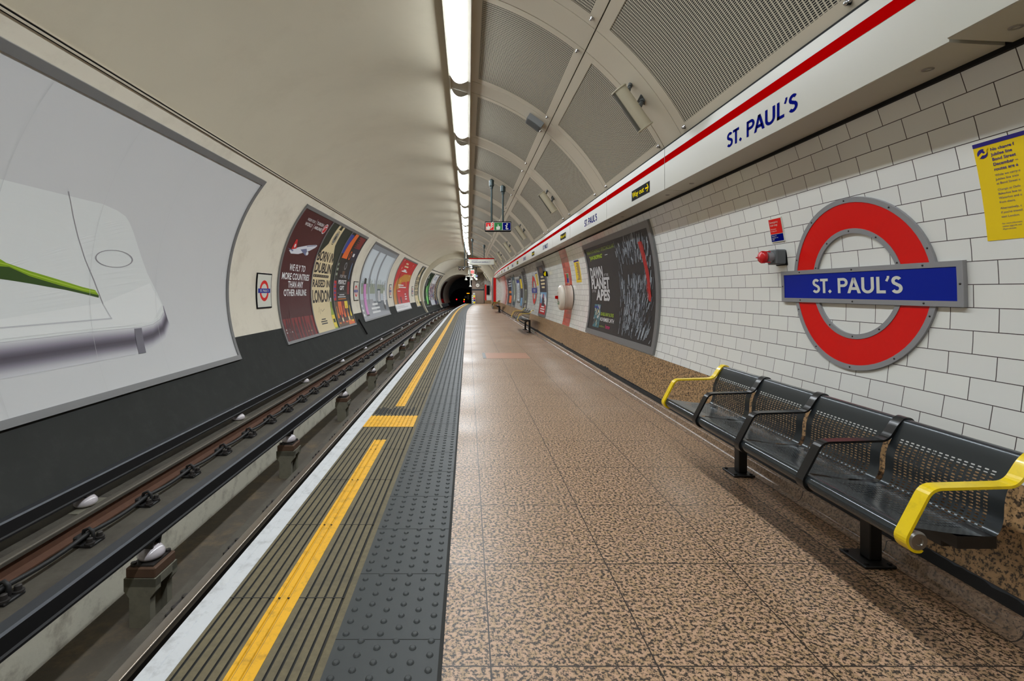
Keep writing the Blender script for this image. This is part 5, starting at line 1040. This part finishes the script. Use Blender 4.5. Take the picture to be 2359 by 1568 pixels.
def bench(s0, label):
    t = thing('bench', label, 'bench', s0, 1.545, 0, 'platform benches')
    tx, tz, tr = 1.547, .455, .031; arms = [s0+.025+.51*k for k in range(5)]
    mb = MB(); mb.cyl((tx, s0+.012, tz), (tx, arms[4]+.038, tz), tr, 0, 24); mb.build('front_rail', 'bench_grey', t)
    for a, b in ((s0+.012, -1), (arms[4]+.038, 1)):
        mb = MB(); mb.lathe((tx, a, tz), (0, b, 0), [(tr, 0), (tr+.002, .001), (tr+.002, .010), (tr-.004, .016), (.014, .016), (.012, .012), (0, .012)], 0, 24, False); mb.build('end_cap', 'steel_dull', t, label='dull steel end cap')
    prof = fillet([(1.558, .482), (1.585, .480), (1.70, .462), (1.862, .448), (1.884, .50), (1.886, .595), (1.942, .705), (1.962, .738), (1.992, .738), (2.008, .712)], .055, 6)
    L = [0]
    for a, b in zip(prof, prof[1:]): L.append(L[-1]+math.hypot(b[0]-a[0], b[1]-a[1]))
    for k in range(4):
        a, b = arms[k]+.014, arms[k+1]-.014
        mb = MB(); mb.grid([[(q[0], y, q[1]) for q in prof] for y in (a, b)], 0, [[(y-a, l) for l in L] for y in (a, b)], True); mb.build('seat_shell', 'bench_sheet', t, weld=False)
    path = [(1.562, .418)]+arc(tx, tz, tr+.006, tr+.006, 290, 155, 10)
    body = fillet([path[-1], (1.598, .632), (1.893, .640), (1.942, .716), (1.972, .743), (2.000, .738), (2.014, .708)], .035, 6)
    pr = strip(path+body[1:], .010)
    for k, c in enumerate(arms):
        y = k in (0, 4); mb = MB(); mb.prism(pr, c-.024, c+.024, 0); mb.build('armrest', 'bench_yellow' if y else 'bench_black', t, label='yellow end armrest' if y else 'black armrest')
    mb = MB(); mb.rbox(1.765, 1.83, s0+.14, s0+1.93, .362, .412, .004)
    for c in arms: mb.box(1.72, 1.86, max(c-.015, s0+.14), min(c+.015, s0+1.93), .408, .452)
    mb.build('support_beam', 'post_black', t)
    for c in (s0+.70, s0+1.82):
        mb = MB(); mb.rbox(1.94, 2.0, c-.032, c+.032, .014, .40, .004); mb.prism([(1.80, .362), (1.97, .34), (1.99, .40), (1.82, .41)], c-.025, c+.025, 0); lg = mb.build('leg', 'post_black', t)
        mb = MB(); mb.rbox(1.878, 2.028, c-.082, c+.082, .0, .014, .003)
        for a in (1.898, 2.008):
            for b in (c-.062, c+.062): mb.lathe((a, b, .013), (0, 0, 1), [(.011, 0), (.011, .008), (0, .009)], 0, 6, False)
        mb.build('base_plate', 'post_black', lg)
    return t
b1 = bench(1.650, 'dark perforated four-seat bench below the big roundel, with yellow end arms')
dup(b1, 14.68, 1.545, 0, 'dark bench with yellow end arms below the far roundel')
dup(b1, 29.2, 1.545, 0, 'tiny dark bench against the far tiled return wall')

# ------------------------------------------------------------------ floor hatch, old paint, far end of the platform
t = thing('floor_hatch', 'pinkish rectangular hatch cover set in the platform floor', 'floor hatch', 9.85, .78, 0)
mb = MB(); mb.box(.365, 1.23, 9.42, 10.25, 0, .002); mb.build('cover', 'floor_hatch', t); mb = MB(); mb.box(.30, .36, 9.42, 10.25, 0, .004); mb.build('hinge_plate', 'box_grey', t)
mb = MB(); r = random.Random(9)
for k in range(10):
    a = -1.0+.042*k; mb.box(a, a+.026, 5.12+.05*r.random(), 5.36+.10*r.random(), -.001, .0007)
mb.build('old_paint', 'groove_dirt', nos)
o_ = 0
t = thing('platform_clock', 'round white clock on the brown end wall', 'clock', SE-.05, .21, H+.66)
mb = MB(); mb.lathe((.21, SE, H+.66), (0, -1, 0), [(.245, 0), (.245, .06), (.215, .065), (.215, .05)], 0, 32); mb.build('rim', 'near_black', t); mb = MB(); mb.lathe((.21, SE-.052, H+.66), (0, -1, 0), [(.216, 0), (0, .001)], 0, 32); mb.build('dial', 'drum_white', t)
mb = MB(); f = lambda u, v, d: (u, SE-.056-d, v); mb.stroke(f, [(.21, H+.66), (.10, H+.60)], .03, 0, 0); mb.stroke(f, [(.21, H+.66), (.31, H+.70)], .03, 0, 0)
for k in range(12): a = k*PI/6; mb.stroke(f, [(.21+.17*math.cos(a), H+.66+.17*math.sin(a)), (.21+.2*math.cos(a), H+.66+.2*math.sin(a))], .016, 0, 0)
mb.build('hands', 'sign_black', t)
t = thing('help_point', 'short totem of yellow, red and blue squares at the platform end', 'help point', SE-.3, -.23, 0)
mb = MB(); mb.rbox(-.42, -.04, SE-.4, SE-.3, 0, .92, .01); mb.build('totem_body', 'sign_white', t); mb = MB(); f = lambda u, v, d: (u, SE-.402-d, v)
for k, m in enumerate((0, 1, 2, 0)): mb.rect(f, -.23, -.05, .04+.22*k, .22+.22*k, 0, m, dv=1); mb.rect(f, -.37, -.29, .09+.22*k, .17+.22*k, 0, 3, dv=1)
mb.build('symbol_squares', ['sign_yellow', 'sign_blue', 'sign_red', 'sign_black'], t)
mb = MB(); mb.rbox(-.30, -.08, SE-.03, SE-.005, H-.34, H-.16, .005); tag(mb.build('wall_plate', 'sign_white'), 'small white plate on the end wall above the totem', 'plate')
t = thing('wall_cabinet', 'dark framed panel beside the red strip on the end wall', 'panel', SE-.1, 1.35, 1.0)
mb = MB(); mb.rbox(1.18, 1.50, SE-.12, SE-.02, .95, 1.95, .01); mb.build('cabinet_body', 'near_black', t); mb = MB(); mb.rbox(1.21, 1.47, SE-.13, SE-.115, 1.0, 1.9, .004); mb.build('cabinet_door', 'sign_black', t)
for k in range(5):
    s = 43.5+1.5*k; a, b = on_right(s, hz(C2, 1.75), .09, C2), on_right(s, hz(C2, 1.15), .09, C2)
    t = thing('unlit_tube', 'pale unlit tube on the curved end vault, %s towards the clock' % nth(k+1), 'tube', s, a[0], a[2], 'unlit tubes on the end vault'); mb = MB(); mb.tube([a, b], .035, 0, 8); mb.build('tube_body', 'speaker_cream', t)
    mb = MB()
    for q in (.2, .8): p_ = [a[i]+(b[i]-a[i])*q for i in range(3)]; mb.cyl(p_, on_right(s, hz(C2, 1.75-.6*q), 0, C2), .015)
    mb.build('clips', 'sheet_bracket', t)
